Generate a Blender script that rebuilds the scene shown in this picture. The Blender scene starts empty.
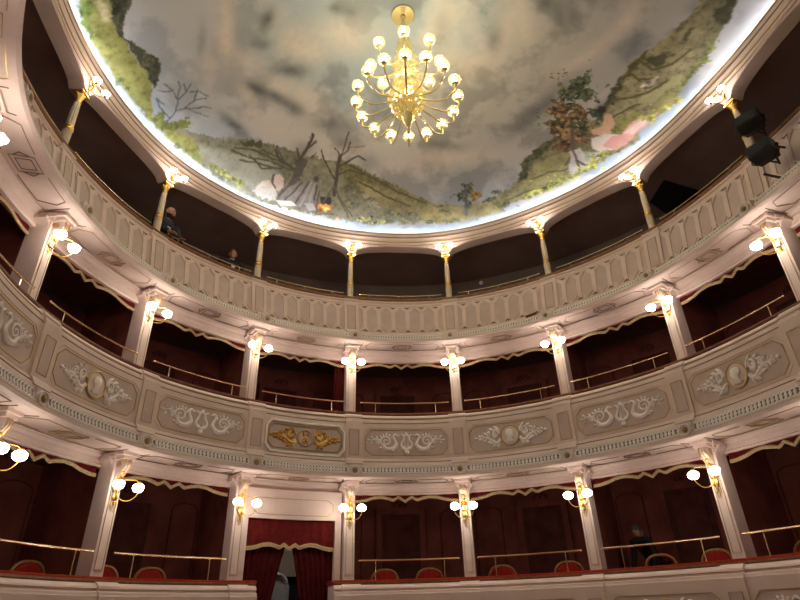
import bpy, math, random
import numpy as np
from mathutils import Vector, Matrix
random.seed(7); rng = np.random.default_rng(5)
SC = bpy.context.scene
COL = SC.collection
H = 1.6                                     # eye height above the stalls floor
R = math.radians
# ------------------------------------------------------------------ camera, world, exposure
cam_d = bpy.data.cameras.new('camera'); cam = bpy.data.objects.new('camera', cam_d); COL.objects.link(cam)
cam_d.sensor_width = 36; cam_d.sensor_fit = 'HORIZONTAL'; cam_d.lens = 562.27 / 800 * 36; cam_d.clip_start = .05
Fv = Vector((0.39356781, 0.77735331, 0.49074047)); Rv = Vector((0.89866398, -0.43779122, -0.02723793)); Uv = Vector((-0.19366838, -0.45173075, 0.87087995))
cam.matrix_world = Matrix(((Rv.x, Uv.x, -Fv.x, -2.88518), (Rv.y, Uv.y, -Fv.y, 0), (Rv.z, Uv.z, -Fv.z, H), (0, 0, 0, 1)))
SC.camera = cam
w = bpy.data.worlds.new('world'); SC.world = w; w.use_nodes = True
w.node_tree.nodes['Background'].inputs[0].default_value = (.9, .8, .7, 1); w.node_tree.nodes['Background'].inputs[1].default_value = .02
SC.view_settings.view_transform = 'Standard'; SC.view_settings.look = 'None'; SC.view_settings.gamma = 1
SC.view_settings.exposure = 2.1
SHADE_E = 7.8; BULB_E = 40; LED_E = 7.2      # strengths of the sconce shades, chandelier bulbs, cove strip
SC.cycles.max_bounces = 8; SC.cycles.diffuse_bounces = 5; SC.cycles.transparent_max_bounces = 12
SC.cycles.use_light_tree = True
SC.cycles.sample_clamp_indirect = 4
SC.cycles.caustics_reflective = False; SC.cycles.caustics_refractive = False

# ------------------------------------------------------------------ materials
def mat(name, col, rough=.6, metal=0, emit=None, es=0, noise=None, bump=0, spec=.5, sheen=0):
    m = bpy.data.materials.new(name); m.use_nodes = True; nt = m.node_tree; b = nt.nodes['Principled BSDF']
    b.inputs['Base Color'].default_value = (*col, 1); b.inputs['Roughness'].default_value = rough; b.inputs['Metallic'].default_value = metal
    b.inputs['Specular IOR Level'].default_value = spec
    if sheen: b.inputs['Sheen Weight'].default_value = sheen
    if emit: b.inputs['Emission Color'].default_value = (*emit, 1); b.inputs['Emission Strength'].default_value = es
    if noise or bump:
        tc = nt.nodes.new('ShaderNodeTexCoord'); n = nt.nodes.new('ShaderNodeTexNoise'); n.inputs['Scale'].default_value = noise[0] if noise else 20
        n.inputs['Detail'].default_value = 5
        nt.links.new(tc.outputs['Object'], n.inputs['Vector'])
        if noise:
            r = nt.nodes.new('ShaderNodeValToRGB'); k = noise[1]
            r.color_ramp.elements[0].position = .3; r.color_ramp.elements[1].position = .7
            r.color_ramp.elements[0].color = (*[c * (1 - k) for c in col], 1); r.color_ramp.elements[1].color = (*[min(1, c * (1 + k)) for c in col], 1)
            nt.links.new(n.outputs['Fac'], r.inputs[0]); nt.links.new(r.outputs[0], b.inputs['Base Color'])
        if bump:
            bp = nt.nodes.new('ShaderNodeBump'); bp.inputs['Strength'].default_value = bump; bp.inputs['Distance'].default_value = .01
            nt.links.new(n.outputs['Fac'], bp.inputs['Height']); nt.links.new(bp.outputs[0], b.inputs['Normal'])
    return m
M = dict(
    cream=mat('cream_plaster', (.76, .62, .565), .55, noise=(3, .06), bump=.05),
    panel=mat('panel_plaster', (.61, .485, .45), .6, noise=(5, .06)),
    relief=mat('white_relief', (.94, .89, .87), .5),
    band=mat('pale_moulding', (.80, .715, .68), .5),
    bandback=mat('moulding_ground', (.25, .21, .195), .8),
    gold=mat('gilding', (.85, .55, .16), .33, 1, noise=(25, .2)),
    gline=mat('gilt_line', (.52, .37, .14), .4, .7),
    dline=mat('painted_line', (.20, .13, .08), .6),
    brass=mat('polished_brass', (.95, .80, .48), .2, 1),
    velvet=mat('red_velvet', (.26, .028, .012), .85, spec=.08, noise=(30, .25)),
    wood=mat('varnished_edge', (.21, .085, .03), .35, noise=(12, .3)),
    valance=mat('valance_red', (.12, .012, .011), .85, spec=.08, noise=(14, .2)),
    fringe=mat('gold_fringe', (.50, .38, .21), .6, noise=(60, .3), bump=.4),
    curtain=mat('curtain_red', (.07, .008, .008), .9, spec=.08, noise=(9, .25)),
    boxred=mat('box_wall_red', (.21, .060, .046), .75, spec=.12, noise=(2.5, .25)),
    boxdark=mat('box_dark_panel', (.11, .034, .027), .75, spec=.1, noise=(3, .25)),
    doordark=mat('box_door', (.10, .032, .024), .75, spec=.1, noise=(6, .2)),
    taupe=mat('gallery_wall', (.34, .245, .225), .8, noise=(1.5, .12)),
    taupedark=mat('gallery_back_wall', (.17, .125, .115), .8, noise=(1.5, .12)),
    black=mat('dark_void', (.008, .008, .009), .9),
    floor=mat('stalls_boards', (.42, .31, .23), .95, noise=(15, .2)),
    boxfloor=mat('box_floor_boards', (.14, .08, .05), .6, noise=(7, .2)),
    stage=mat('stage_wall', (.62, .55, .48), .8, noise=(2, .1)),
    column=mat('column_ivory', (.72, .61, .45), .4, noise=(9, .1)),
    chairgold=mat('chair_frame_gold', (.42, .20, .07), .35, .3, noise=(20, .2)),
    chairred=mat('chair_velvet', (.30, .02, .015), .8, spec=.08, noise=(20, .15)),
    blackmetal=mat('black_metal', (.012, .012, .014), .45, .2),
    lens=mat('dark_lens', (.03, .035, .05), .1),
    skin=mat('skin', (.42, .22, .14), .55), hair=mat('dark_hair', (.02, .014, .010), .6), lip=mat('lip', (.30, .11, .09), .5),
    eye=mat('eye', (.05, .04, .035), .2), navy=mat('navy_jacket', (.012, .016, .03), .8), shirt=mat('pale_shirt', (.42, .46, .55), .8),
    suit=mat('black_suit', (.008, .008, .010), .8), white=mat('white_shirt', (.6, .57, .52), .7), darkcloth=mat('dark_clothes', (.008, .008, .009), .9),
    cap=mat('grey_hair', (.045, .05, .06), .8),
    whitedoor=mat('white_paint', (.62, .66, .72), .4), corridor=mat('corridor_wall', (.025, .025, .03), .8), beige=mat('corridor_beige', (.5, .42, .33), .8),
    rose=mat('rosette_gold', (.33, .24, .10), .45, .3, noise=(40, .3)),
    shade=mat('lit_frosted_shade', (.9, .85, .8), .4, emit=(1, .86, .72), es=SHADE_E),
    bulb=mat('lit_bulb', (1, .9, .7), .4, emit=(1, .87, .72), es=BULB_E),
    led=mat('cove_light_strip', (.8, .9, 1), .5, emit=(.80, .90, 1), es=LED_E),
)
def glass(name, tint, kt, kd):
    m = bpy.data.materials.new(name); m.use_nodes = True; nt = m.node_tree; nt.nodes.clear()
    o = nt.nodes.new('ShaderNodeOutputMaterial'); t = nt.nodes.new('ShaderNodeBsdfTransparent'); t.inputs[0].default_value = (*[min(1, c * 1.05) for c in tint], 1)
    g = nt.nodes.new('ShaderNodeBsdfGlossy'); g.inputs[0].default_value = (1, .95, .8, 1); g.inputs['Roughness'].default_value = .12
    d = nt.nodes.new('ShaderNodeBsdfTranslucent'); d.inputs[0].default_value = (*tint, 1)
    d2 = nt.nodes.new('ShaderNodeBsdfDiffuse'); d2.inputs[0].default_value = (*tint, 1)
    a = nt.nodes.new('ShaderNodeMixShader'); a0 = nt.nodes.new('ShaderNodeMixShader'); b = nt.nodes.new('ShaderNodeMixShader')
    a0.inputs[0].default_value = .5; nt.links.new(d.outputs[0], a0.inputs[1]); nt.links.new(d2.outputs[0], a0.inputs[2])
    a.inputs[0].default_value = kd; nt.links.new(t.outputs[0], a.inputs[1]); nt.links.new(a0.outputs[0], a.inputs[2])
    b.inputs[0].default_value = kt; nt.links.new(a.outputs[0], b.inputs[1]); nt.links.new(g.outputs[0], b.inputs[2])
    nt.links.new(b.outputs[0], o.inputs[0]); return m
M['globe'] = glass('clear_globe_glass', (.98, .92, .66), .07, .05)
M['amber'] = glass('amber_blown_glass', (.88, .80, .52), .22, .34)
M['sleeve'] = mat('white_sleeve', (.70, .66, .52), .4)
M['armglass'] = mat('golden_glass_arm', (.60, .50, .24), .2, .35)

# ------------------------------------------------------------------ plan of the horseshoe
HALF = [(0.96477638, 9.84930112), (2.8779148, 9.05412317), (4.23115453, 7.47157328), (4.94242666, 5.48836709), (4.82905922, 3.45988361), (4.31, 1.49), (3.80, -0.47)]
FULL = np.array([(-x, y) for x, y in HALF[::-1]] + HALF)
FULL[3] += (.08, 0); FULL[2] += (.15, 0); FULL[1] += (.15, 0)    # the left flank closes in slightly more
NI = len(FULL)
def spl(pts, n=60):
    out = []; m = len(pts)
    for i in range(m - 1):
        p0, p1, p2, p3 = pts[max(i-1, 0)], pts[i], pts[i+1], pts[min(i+2, m-1)]
        for t in np.arange(n) / n:
            out.append(.5*((2*p1)+(-p0+p2)*t+(2*p0-5*p1+4*p2-p3)*t*t+(-p0+3*p1-3*p2+p3)*t**3))
    out.append(pts[-1]); return np.array(out)
NS = 60
SP = spl(FULL, NS); TT = np.gradient(SP, axis=0); TT /= np.linalg.norm(TT, axis=1)[:, None]; NN = np.stack([TT[:, 1], -TT[:, 0]], 1)
def at(s):
    q = min(max(s * NS, 0), len(SP) - 1.001); i = int(q); t = q - i
    P = SP[i]*(1-t) + SP[i+1]*t; T = TT[i]*(1-t) + TT[i+1]*t; T = T / np.hypot(*T)
    return P, T
def W(s, off, z):
    P, T = at(s); return Vector((P[0] + off*T[1], P[1] - off*T[0], z + H))
def rotz(s):
    T = at(s)[1]; return math.atan2(T[1], T[0])
def blen(s):
    a = W(int(s), 0, 0); b = W(int(s) + 1, 0, 0); return (a - b).length
def du(s, off=.2):
    "metres along the curve at this offset for one unit of s"
    return (W(s + .02, off, 0) - W(s - .02, off, 0)).length / .04

# ------------------------------------------------------------------ mesh bag
class MB:
    def __init__(s): s.v = []; s.f = []; s.m = []; s.mi = 0
    def add(s, vs, fs):
        k = len(s.v); s.v += [tuple(v) for v in vs]; s.f += [tuple(i + k for i in f) for f in fs]; s.m += [s.mi] * len(fs); return s
    def box(s, c, d, rz=0, M4=None):
        x, y, z = d[0]/2, d[1]/2, d[2]/2; vs = [Vector((a*x, b*y, e*z)) for a in (-1, 1) for b in (-1, 1) for e in (-1, 1)]
        Q = Matrix.Rotation(rz, 4, 'Z'); vs = [(Q @ v) + Vector(c) for v in vs]
        if M4: vs = [M4 @ v for v in vs]
        return s.add(vs, [(0, 1, 3, 2), (4, 6, 7, 5), (0, 4, 5, 1), (2, 3, 7, 6), (0, 2, 6, 4), (1, 5, 7, 3)])
    def tube(s, path, rad, seg=6, closed=False, cap=True, flat=None):
        P = [Vector(p) for p in path]; n = len(P); rd = rad if hasattr(rad, '__len__') else [rad] * n
        vs = []; fs = []; ref = None
        for i in range(n):
            a = P[(i-1) % n] if (closed or i > 0) else P[i]; b = P[(i+1) % n] if (closed or i < n-1) else P[i]
            t = (b - a); t = t.normalized() if t.length > 1e-9 else Vector((0, 0, 1))
            if ref is None: ref = Vector((0, 0, 1)) if abs(t.z) < .9 else Vector((1, 0, 0))
            u = (ref - t * ref.dot(t)); u = u.normalized() if u.length > 1e-6 else t.orthogonal().normalized(); ref = u; v = t.cross(u)
            for k in range(seg):
                an = 2*math.pi*(k + .5)/seg; vs.append(P[i] + (u*math.cos(an) + v*math.sin(an)) * rd[i])
        m = n if closed else n - 1
        for i in range(m):
            for k in range(seg):
                a = i*seg + k; b = i*seg + (k+1) % seg; c = ((i+1) % n)*seg + (k+1) % seg; d = ((i+1) % n)*seg + k; fs.append((a, b, c, d))
        if cap and not closed: fs.append(tuple(range(seg))[::-1]); fs.append(tuple(range((n-1)*seg, n*seg)))
        return s.add(vs, fs)
    def lathe(s, prof, c=(0, 0, 0), seg=20, M4=None, mod=None):
        vs = []; fs = []; n = len(prof)
        for i, (r, z) in enumerate(prof):
            for k in range(seg):
                a = 2*math.pi*k/seg; q = r * (mod(a, i) if mod else 1); v = Vector((q*math.cos(a), q*math.sin(a), z))
                if M4: v = M4 @ v
                vs.append(v + Vector(c))
        for i in range(n-1):
            for k in range(seg): fs.append((i*seg+k, i*seg+(k+1) % seg, (i+1)*seg+(k+1) % seg, (i+1)*seg+k))
        fs.append(tuple(range(seg))[::-1]); fs.append(tuple(range((n-1)*seg, n*seg)))
        return s.add(vs, fs)
    def ell(s, c, r, seg=10, rings=6, M4=None, mod=None):
        vs = []; fs = []
        for i in range(rings + 1):
            t = math.pi * i / rings
            for k in range(seg):
                a = 2*math.pi*k/seg; g = mod(a, t) if mod else 1
                v = Vector((r[0]*math.sin(t)*math.cos(a)*g, r[1]*math.sin(t)*math.sin(a)*g, r[2]*math.cos(t)))
                if M4: v = M4 @ v
                vs.append(v + Vector(c))
        for i in range(rings):
            for k in range(seg): fs.append((i*seg+k, (i+1)*seg+k, (i+1)*seg+(k+1) % seg, i*seg+(k+1) % seg))
        return s.add(vs, fs)
    def sweep(s, prof, s0, s1, step=.05, closed=False, caps=True):
        "profile of (off, z) carried along the horseshoe"
        n = max(2, int(math.ceil((s1 - s0) / step)) + 1); m = len(prof); vs = []; fs = []
        for i in range(n):
            q = s0 + (s1 - s0) * i / (n-1); vs += [W(q, o, z) for o, z in prof]
        e = m if closed else m - 1
        for i in range(n-1):
            for k in range(e): fs.append((i*m+k, (i+1)*m+k, (i+1)*m+(k+1) % m, i*m+(k+1) % m))
        if closed and caps: fs.append(tuple(range(m))[::-1]); fs.append(tuple(range((n-1)*m, n*m)))
        return s.add(vs, fs)
    def plate(s, s0, s1, zlo, zhi, off, dep, n=8):
        "a panel lying on the curved face, bounded by zlo(t), zhi(t); stands proud from off to off+dep"
        vs = []; fs = []
        for i in range(n+1):
            t = i/n; q = s0 + (s1-s0)*t
            oz = off if callable(off) else (lambda z: off)
            for d_ in (0, dep):
                vs.append(W(q, oz(zlo(t))+d_, zlo(t))); vs.append(W(q, oz(zhi(t))+d_, zhi(t)))
        for i in range(n):
            a = i*4; b = a+4
            fs += [(a+2, b+2, b+3, a+3), (a, a+1, b+1, b), (a+1, a+3, b+3, b+1), (a, b, b+2, a+2)]
        fs += [(0, 2, 3, 1), (n*4, n*4+1, n*4+3, n*4+2)]
        return s.add(vs, fs)
    def build(s, name, m, parent=None, smooth=False, at=None):
        me = bpy.data.meshes.new(name)
        ms = m if isinstance(m, (list, tuple)) else [m]
        if at is not None:
            a = Vector(at); vv = [tuple(Vector(v) - a) for v in s.v]
        else: vv = s.v
        me.from_pydata(vv, [], s.f)
        for x in ms: me.materials.append(M[x] if isinstance(x, str) else x)
        if len(ms) > 1: me.polygons.foreach_set('material_index', s.m)
        me.validate(); 
        import bmesh
        b = bmesh.new(); b.from_mesh(me); bmesh.ops.recalc_face_normals(b, faces=b.faces); b.to_mesh(me); b.free()
        if smooth: me.polygons.foreach_set('use_smooth', [True] * len(me.polygons)); me.set_sharp_from_angle(angle=R(42))
        o = bpy.data.objects.new(name, me); COL.objects.link(o)
        if at is not None: o.location = at
        if parent: o.parent = parent
        return o
def tag(o, label=None, cat=None, group=None, kind=None):
    if label: o['label'] = label
    if cat: o['category'] = cat
    if group: o['group'] = group
    if kind: o['kind'] = kind
    return o
def empty(name, loc, rz=0, label=None, cat=None, group=None):
    o = bpy.data.objects.new(name, None); o.empty_display_size = .1; COL.objects.link(o); o.location = loc; o.rotation_euler = (0, 0, rz)
    return tag(o, label, cat, group)
KIDS = {}
def copy_tree(o, parent=None):
    c = o.copy(); COL.objects.link(c); c.parent = parent
    for ch in [k for k in o.children]: copy_tree(ch, c)
    return c
def struct(mb, name, m, smooth=False): return tag(mb.build(name, m, smooth=smooth), kind='structure')
SIDE = {}
ORD = ['first', 'second', 'third', 'fourth', 'fifth', 'sixth', 'seventh']
REFN = {1: 'the curtained entrance', 2: 'the gilt relief panel', 3: 'the gilt relief panel'}
def pilname(i, what, tier): return '%s %s %s of %s' % (ORD[6-i] if i <= 6 else ORD[i-7], what, 'left' if i <= 6 else 'right', REFN[tier])
def bayname(i, tier):   # bay between pillar i and i+1; 6 is the centre bay
    if i == 6: return 'bay of the gilt relief panel'
    return '%s bay %s of %s' % (ORD[5-i] if i < 6 else ORD[i-7], 'left' if i < 6 else 'right', {1: 'the entrance', 2: 'the gilt panel', 3: 'the gilt panel'}[tier])
TIER = {1: 'lower', 2: 'middle', 3: 'top'}

# ------------------------------------------------------------------ room shell
mb = MB(); mb.box((0, 4, -.05), (16, 17, .1)); struct(mb, 'floor', 'floor')
S0, S1 = 0.02, NI - 1.02
def slab(name, z0, z1, o0, o1, m, s0=S0, s1=S1):
    b = MB(); b.sweep([(o0, z0), (o1, z0), (o1, z1), (o0, z1)], s0, s1, closed=True); return struct(b, name, m)
DEP = -1.75
FL = {1: -.10, 2: 2.35, 3: 5.15}
# stalls wall below the lower boxes, box floors
for nm, a, b_ in (('wall_stalls_left', S0, 6.17), ('wall_stalls_right', 6.83, S1)):
    b = MB(); b.sweep([(DEP, -.22), (-.17, -.22), (-.17, -.10), (DEP, -.10)], a, b_, closed=True); b.sweep([(.10, -1.6), (.16, -1.6), (.16, -.26), (.10, -.26)], a, b_, closed=True); struct(b, nm, 'boxfloor')
slab('floor_middle_tier', 2.202, FL[2], DEP, -.21, 'boxfloor')
slab('floor_top_tier', 4.932, FL[3], -2.3, -.25, 'boxfloor')
# back walls of the boxes (double walls around the corridor gap)
b = MB(); b.sweep([(DEP-.1, -.2), (DEP, -.2), (DEP, 2.19), (DEP-.1, 2.19)], S0, 6.12, closed=True); b.sweep([(DEP-.1, -.2), (DEP, -.2), (DEP, 2.19), (DEP-.1, 2.19)], 6.88, S1, closed=True)
struct(b, 'wall_lower_boxes', 'boxred')
b = MB(); b.sweep([(DEP-.1, 2.19), (DEP, 2.19), (DEP, 4.90), (DEP-.1, 4.90)], S0, S1, closed=True); struct(b, 'wall_middle_boxes', 'boxred')
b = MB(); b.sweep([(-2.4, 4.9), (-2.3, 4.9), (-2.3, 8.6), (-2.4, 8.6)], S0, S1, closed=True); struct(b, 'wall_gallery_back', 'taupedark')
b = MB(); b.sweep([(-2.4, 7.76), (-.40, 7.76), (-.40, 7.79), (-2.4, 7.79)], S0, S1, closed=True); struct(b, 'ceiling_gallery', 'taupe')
# stage side wall behind the photographer
e0 = W(S0, -.3, 0); e1 = W(S1, -.3, 0)
b = MB(); b.box((0, -2.65, 5.0), (14, .1, 10.4)); b.box((-(abs(e0.x)+1.2), -1.5, 5.0), (2.4, 2.3, 10.4)); b.box(((abs(e1.x)+1.2), -1.5, 5.0), (2.4, 2.3, 10.4)); struct(b, 'wall_stage', 'stage')
# ------------------------------------------------------------------ box partitions with cream piers, soffits and lintels
for tier, zf, zc in ((1, -.10, 2.19), (2, FL[2], 4.90)):
    for i in range(1, NI-1):
        b = MB(); a = W(i, -.30, 0); c = W(i, DEP-.02, 0); d = (c - a); L = d.length; mid = (a + c)/2
        b.box((mid.x, mid.y, H + (zf+zc)/2), (.06, L, zc-zf), math.atan2(d.y, d.x) - math.pi/2)
        struct(b, 'wall_partition', 'boxred')
doors = 0
def on_back(i0, t0, t1, z0, z1, off, dep, b): b.plate(i0+t0, i0+t1, lambda t: z0, lambda t: z1, off, dep, 4)
for tier in (1, 2):
    zf = FL[tier]; zt = {1: 1.86, 2: 4.42}[tier]
    for i in range(3, 12):
        if tier == 1 and i == 6: continue
        doors += 1
        b = MB(); on_back(i, .36, .64, zf, zt, DEP, .05, b)
        d = struct(b, 'door_%d' % doors, 'doordark')
        f = MB(); on_back(i, .32, .36, zf, zt+.08, DEP, .08, f); on_back(i, .64, .68, zf, zt+.08, DEP, .08, f); on_back(i, .36, .64, zt, zt+.08, DEP, .08, f)
        f.build('door_frame', 'boxred', d)
        f = MB(); on_back(i, .40, .60, zf+1.0, zt-.12, DEP+.05, .015, f); on_back(i, .40, .60, zf+.2, zf+.85, DEP+.05, .015, f); f.build('door_panel', 'boxdark', d)
        b = MB(); pm = W(i+.5, DEP+.09, zt+.17); rz = rotz(i+.5); Q = Matrix.Rotation(rz, 4, 'Z')
        for sg in (-1, 1):
            b.tube([pm + Q @ Vector((sg*(.02+.09*math.sin(t*1.6)*1.3), 0, .07 - .07*t)) for t in np.linspace(0, 1.6, 7)], [.014]*6+[.006], 5)
        b.ell(pm, (.03, .02, .035), 8, 5)
        b.build('overdoor_ornament', 'boxdark', d)
        for t in (.12, .88):   # corner moulding panels beside the doors
            b = MB(); q = [(i+t+.09*math.cos(a), DEP+.015, zt-.05+.12*math.sin(a)) for a in np.linspace(0, math.pi, 9)]
            q = [(i+t+.09, DEP+.015, zf+.3)] + q + [(i+t-.09, DEP+.015, zf+.3)]
            b.tube([W(*v) for v in q], .012, 4); struct(b, 'trim_wall_panel', 'boxdark')

# tier profiles (off, z), front faces
def prof_mid(dz):
    return [(-.20, 3.36), (.06, 3.355), (.20, 3.365), (.215, 3.345), (.25, 3.34), (.29, 3.305), (.30, 3.28), (.27, 3.27), (.28, 3.25), (.325, 3.235), (.33, 3.20), (.345, 3.195), (.35, 2.50), (.38, 2.485), (.40, 2.44), (.43, 2.39), (.44, 2.35), (.475, 2.205), (.50, 2.185), (.505, 2.145), (.46, 2.125), (-.20, 2.185), (-.20, 2.20)]
FT = (-.228, 5.985); FB = (-.10, 5.26)
def fo(z, d=0): return FB[0] + (FT[0]-FB[0])*(z-FB[1])/(FT[1]-FB[1]) + d   # sloping face of the top parapet
MID = prof_mid(0); LZ = 2.868
LOW = [(o, z-LZ) for o, z in MID]
LOW = [(o, z) for o, z in LOW[:12]] + [(.35, -.25), (-.20, -.25)]
TOP = [(-.58, 6.12), (-.33, 6.12), (-.255, 6.135), (-.25, 6.10), (-.28, 6.075), (-.28, 6.03), (-.30, 6.02), (-.27, 6.0), FT, FB, (-.04, 5.245), (.0, 5.195), (.08, 5.165), (.16, 5.11), (.23, 5.08), (.265, 5.03), (.315, 4.925), (.36, 4.90), (.37, 4.855), (.33, 4.835), (-.20, 4.905), (-.20, 4.93), (-.24, 4.93), (-.14, 5.2), (-.36, 5.98), (-.58, 5.98)]
def ledge(zt, o0, o1):
    return [(o0, zt-.05), (o1-.03, zt-.05), (o1, zt-.045), (o1+.018, zt-.02), (o1+.005, zt+.005), (o1-.03, zt+.015), (o0, zt+.015)]
def part_sweep(name, prof, a, b_, m, parent, step=.05, closed=True, smooth=False):
    b = MB(); b.sweep(prof, a, b_, step, closed=closed); return b.build(name, m, parent, smooth)
def gilt(path, r, m='gline', name='gilt_outline', parent=None, closed=True, sub=6):
    P = []
    n = len(path)
    for i in range(n if closed else n-1):
        a = path[i]; c = path[(i+1) % n]; k = max(1, int(abs(c[0]-a[0])/.05))
        for j in range(k): P.append(tuple(a[q] + (c[q]-a[q])*j/k for q in range(3)))
    if not closed: P.append(path[-1])
    b = MB(); b.tube([W(*v) for v in P], r, 4, closed=closed); return b.build(name, m, parent)
def octa(s0, s1, z0, z1, cs, cz): return [(s0+cs, z0), (s1-cs, z0), (s1, z0+cz), (s1, z1-cz), (s1-cs, z1), (s0+cs, z1), (s0, z1-cz), (s0, z0+cz)]
def octf(cs, lo, hi, cz, s0, s1):
    k = cs/(s1-s0)
    g = lambda t: 0 if k <= t <= 1-k else (1 - (t if t < k else 1-t)/k)
    return (lambda t: lo + cz*g(t)), (lambda t: hi - cz*g(t))
def rosette(s, off, z, r, parent):
    p = W(s, off, z); Q = Matrix.Rotation(rotz(s), 4, 'Z') @ Matrix.Rotation(R(90), 4, 'X')
    b = MB(); b.lathe([(r*1.0, -.04), (r*1.0, .01), (r*.93, .022), (r*.80, .022), (r*.74, .008), (r*.62, .008), (0.001, .008)], p, 20, Q)
    o = b.build('rosette', 'band', parent, True)
    b = MB(); b.lathe([(r*.50, .008), (r*.48, .020), (r*.36, .016), (r*.28, .026), (r*.12, .034), (.001, .036)], p, 16, Q, mod=lambda a, i: 1 + (.10*math.cos(8*a) if i in (1, 2, 3) else 0))
    b.build('rosette_boss', 'rose', o, True)
def relief_map(sc, zc, off):
    k = du(sc, off)
    return lambda u, v, h=0: W(sc + u/k, off + h, zc + v)
def strand(b, F, pts, rad, flat=1, seg=6):
    "smooth raised strand through (u,v) points"
    P = []
    A = [np.array(p, float) for p in pts]; m = len(A); n = 5; rr = []
    rs = [1.3*q for q in rad] if hasattr(rad, '__len__') else [1.3*rad]*m
    for i in range(m-1):
        p0, p1, p2, p3 = A[max(i-1, 0)], A[i], A[i+1], A[min(i+2, m-1)]
        for t in np.arange(n)/n:
            P.append(.5*((2*p1)+(-p0+p2)*t+(2*p0-5*p1+4*p2-p3)*t*t+(-p0+3*p1-3*p2+p3)*t**3)); rr.append(rs[i]*(1-t)+rs[i+1]*t)
    P.append(A[-1]); rr.append(rs[-1])
    b.tube([F(p[0], p[1], .004) for p in P], rr, seg)
def leaf(b, F, u, v, ang, l, w, h=.018):
    c, s = math.cos(ang), math.sin(ang); vs = []; fs = []
    prof = [(0, .25), (.25, .85), (.5, 1), (.75, .7), (1, .05)]
    for t, q in prof:
        for k in (-1, 0, 1):
            x = l*t; y = w*.65*q*k; vs.append(F(u + x*c - y*s, v + x*s + y*c, 1.2*h*(1 if k == 0 else .25)))
    for i in range(4):
        for k in range(2): fs.append((i*3+k, (i+1)*3+k, (i+1)*3+k+1, i*3+k+1))
    n = len(vs)
    for t, q in prof:
        for k in (-1, 1): x = l*t; y = w*.5*q*k; vs.append(F(u + x*c - y*s, v + x*s + y*c, -.004))
    for i in range(4):
        fs.append((i*3, n+i*2, n+i*2+2, (i+1)*3)); fs.append((i*3+2, (i+1)*3+2, n+i*2+3, n+i*2+1))
    b.add(vs, fs)
def spiral(b, F, u, v, r0, turns, a0, sg, rad, r1=.15):
    n = int(10*turns)+4; P = []
    for i in range(n+1):
        t = i/n; r = r0*(1-t*(1-r1)); a = a0 + sg*2*math.pi*turns*t; P.append((u + r*math.cos(a), v + r*math.sin(a)))
    b.tube([F(p[0], p[1], .005) for p in P], [1.3*rad*(1-.45*i/n) for i in range(n+1)], 6)
    return P[0]
def lyre_relief(sc, zc, off, parent, k=1.0):
    F0 = relief_map(sc, zc, off); F = lambda u, v, h=0: F0(u*k*1.12, v*k*1.08+.01, h)
    b = MB()
    for sg in (-1, 1):
        strand(b, F, [(0, -.12), (sg*.06, -.10), (sg*.085, -.03), (sg*.05, .05), (sg*.045, .10), (sg*.09, .13)], [.018, .020, .016, .012, .014, .010])
        for x in (.015, .035): b.tube([F(sg*x, -.08, .006), F(sg*x, .11, .006)], .0045, 4)
        leaf(b, F, 0, -.12, math.pi/2 + sg*.9, .10, .03)
    b.tube([F(-.09, .115, .006), F(.09, .115, .006)], .008, 5); leaf(b, F, 0, .10, math.pi/2, .07, .05)
    b.lathe([(.001, -.01), (.05*k, -.01), (.045*k, .012), (.001, .02)], F(0, -.165, 0), 10, Matrix.Rotation(rotz(sc), 4, 'Z') @ Matrix.Rotation(R(90), 4, 'X'))
    strand(b, F, [(0, -.13), (0, -.17), (0, -.19)], [.014, .03, .035])
    o = b.build('lyre', 'relief', parent, True)
    for sg in (-1, 1):
        b = MB()
        strand(b, F, [(sg*.14, .10), (sg*.18, .13), (sg*.22, .09), (sg*.19, .03), (sg*.17, -.05), (sg*.24, -.12), (sg*.34, -.11), (sg*.40, -.03)], [.010, .016, .018, .017, .028, .036, .028, .018])
        spiral(b, F, sg*.34, .015, .095, 1.5, (0 if sg > 0 else math.pi)-sg*.3, sg, .016)
        for a in np.linspace(.2, 2.6, 6):
            leaf(b, F, sg*.34 + sg*.095*math.cos(a), .015+.095*math.sin(a), a if sg > 0 else math.pi-a, .05, .028)
        for j in range(5): leaf(b, F, sg*(.20+.05*j), -.10-.01*math.sin(j), -math.pi/2 + sg*(.3+.25*j), .06, .035)
        strand(b, F, [(sg*.40, -.04), (sg*.47, .03), (sg*.53, .05), (sg*.60, .02)], [.016, .014, .010, .006])
        spiral(b, F, sg*.51, .035, .04, 1.1, -1.5, -sg, .010)
        for u, v, a in ((.45, .0, -.9), (.48, .05, 1.2), (.56, .06, .8), (.56, .0, -.7), (.60, .02, .1)): leaf(b, F, sg*u, v, a if sg > 0 else math.pi-a, .06, .03)
        leaf(b, F, sg*.14, .10, math.pi*(1 if sg > 0 else 0)-sg*.5, .05, .02)
        b.build('swan_scroll', 'relief', parent, True)
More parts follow.
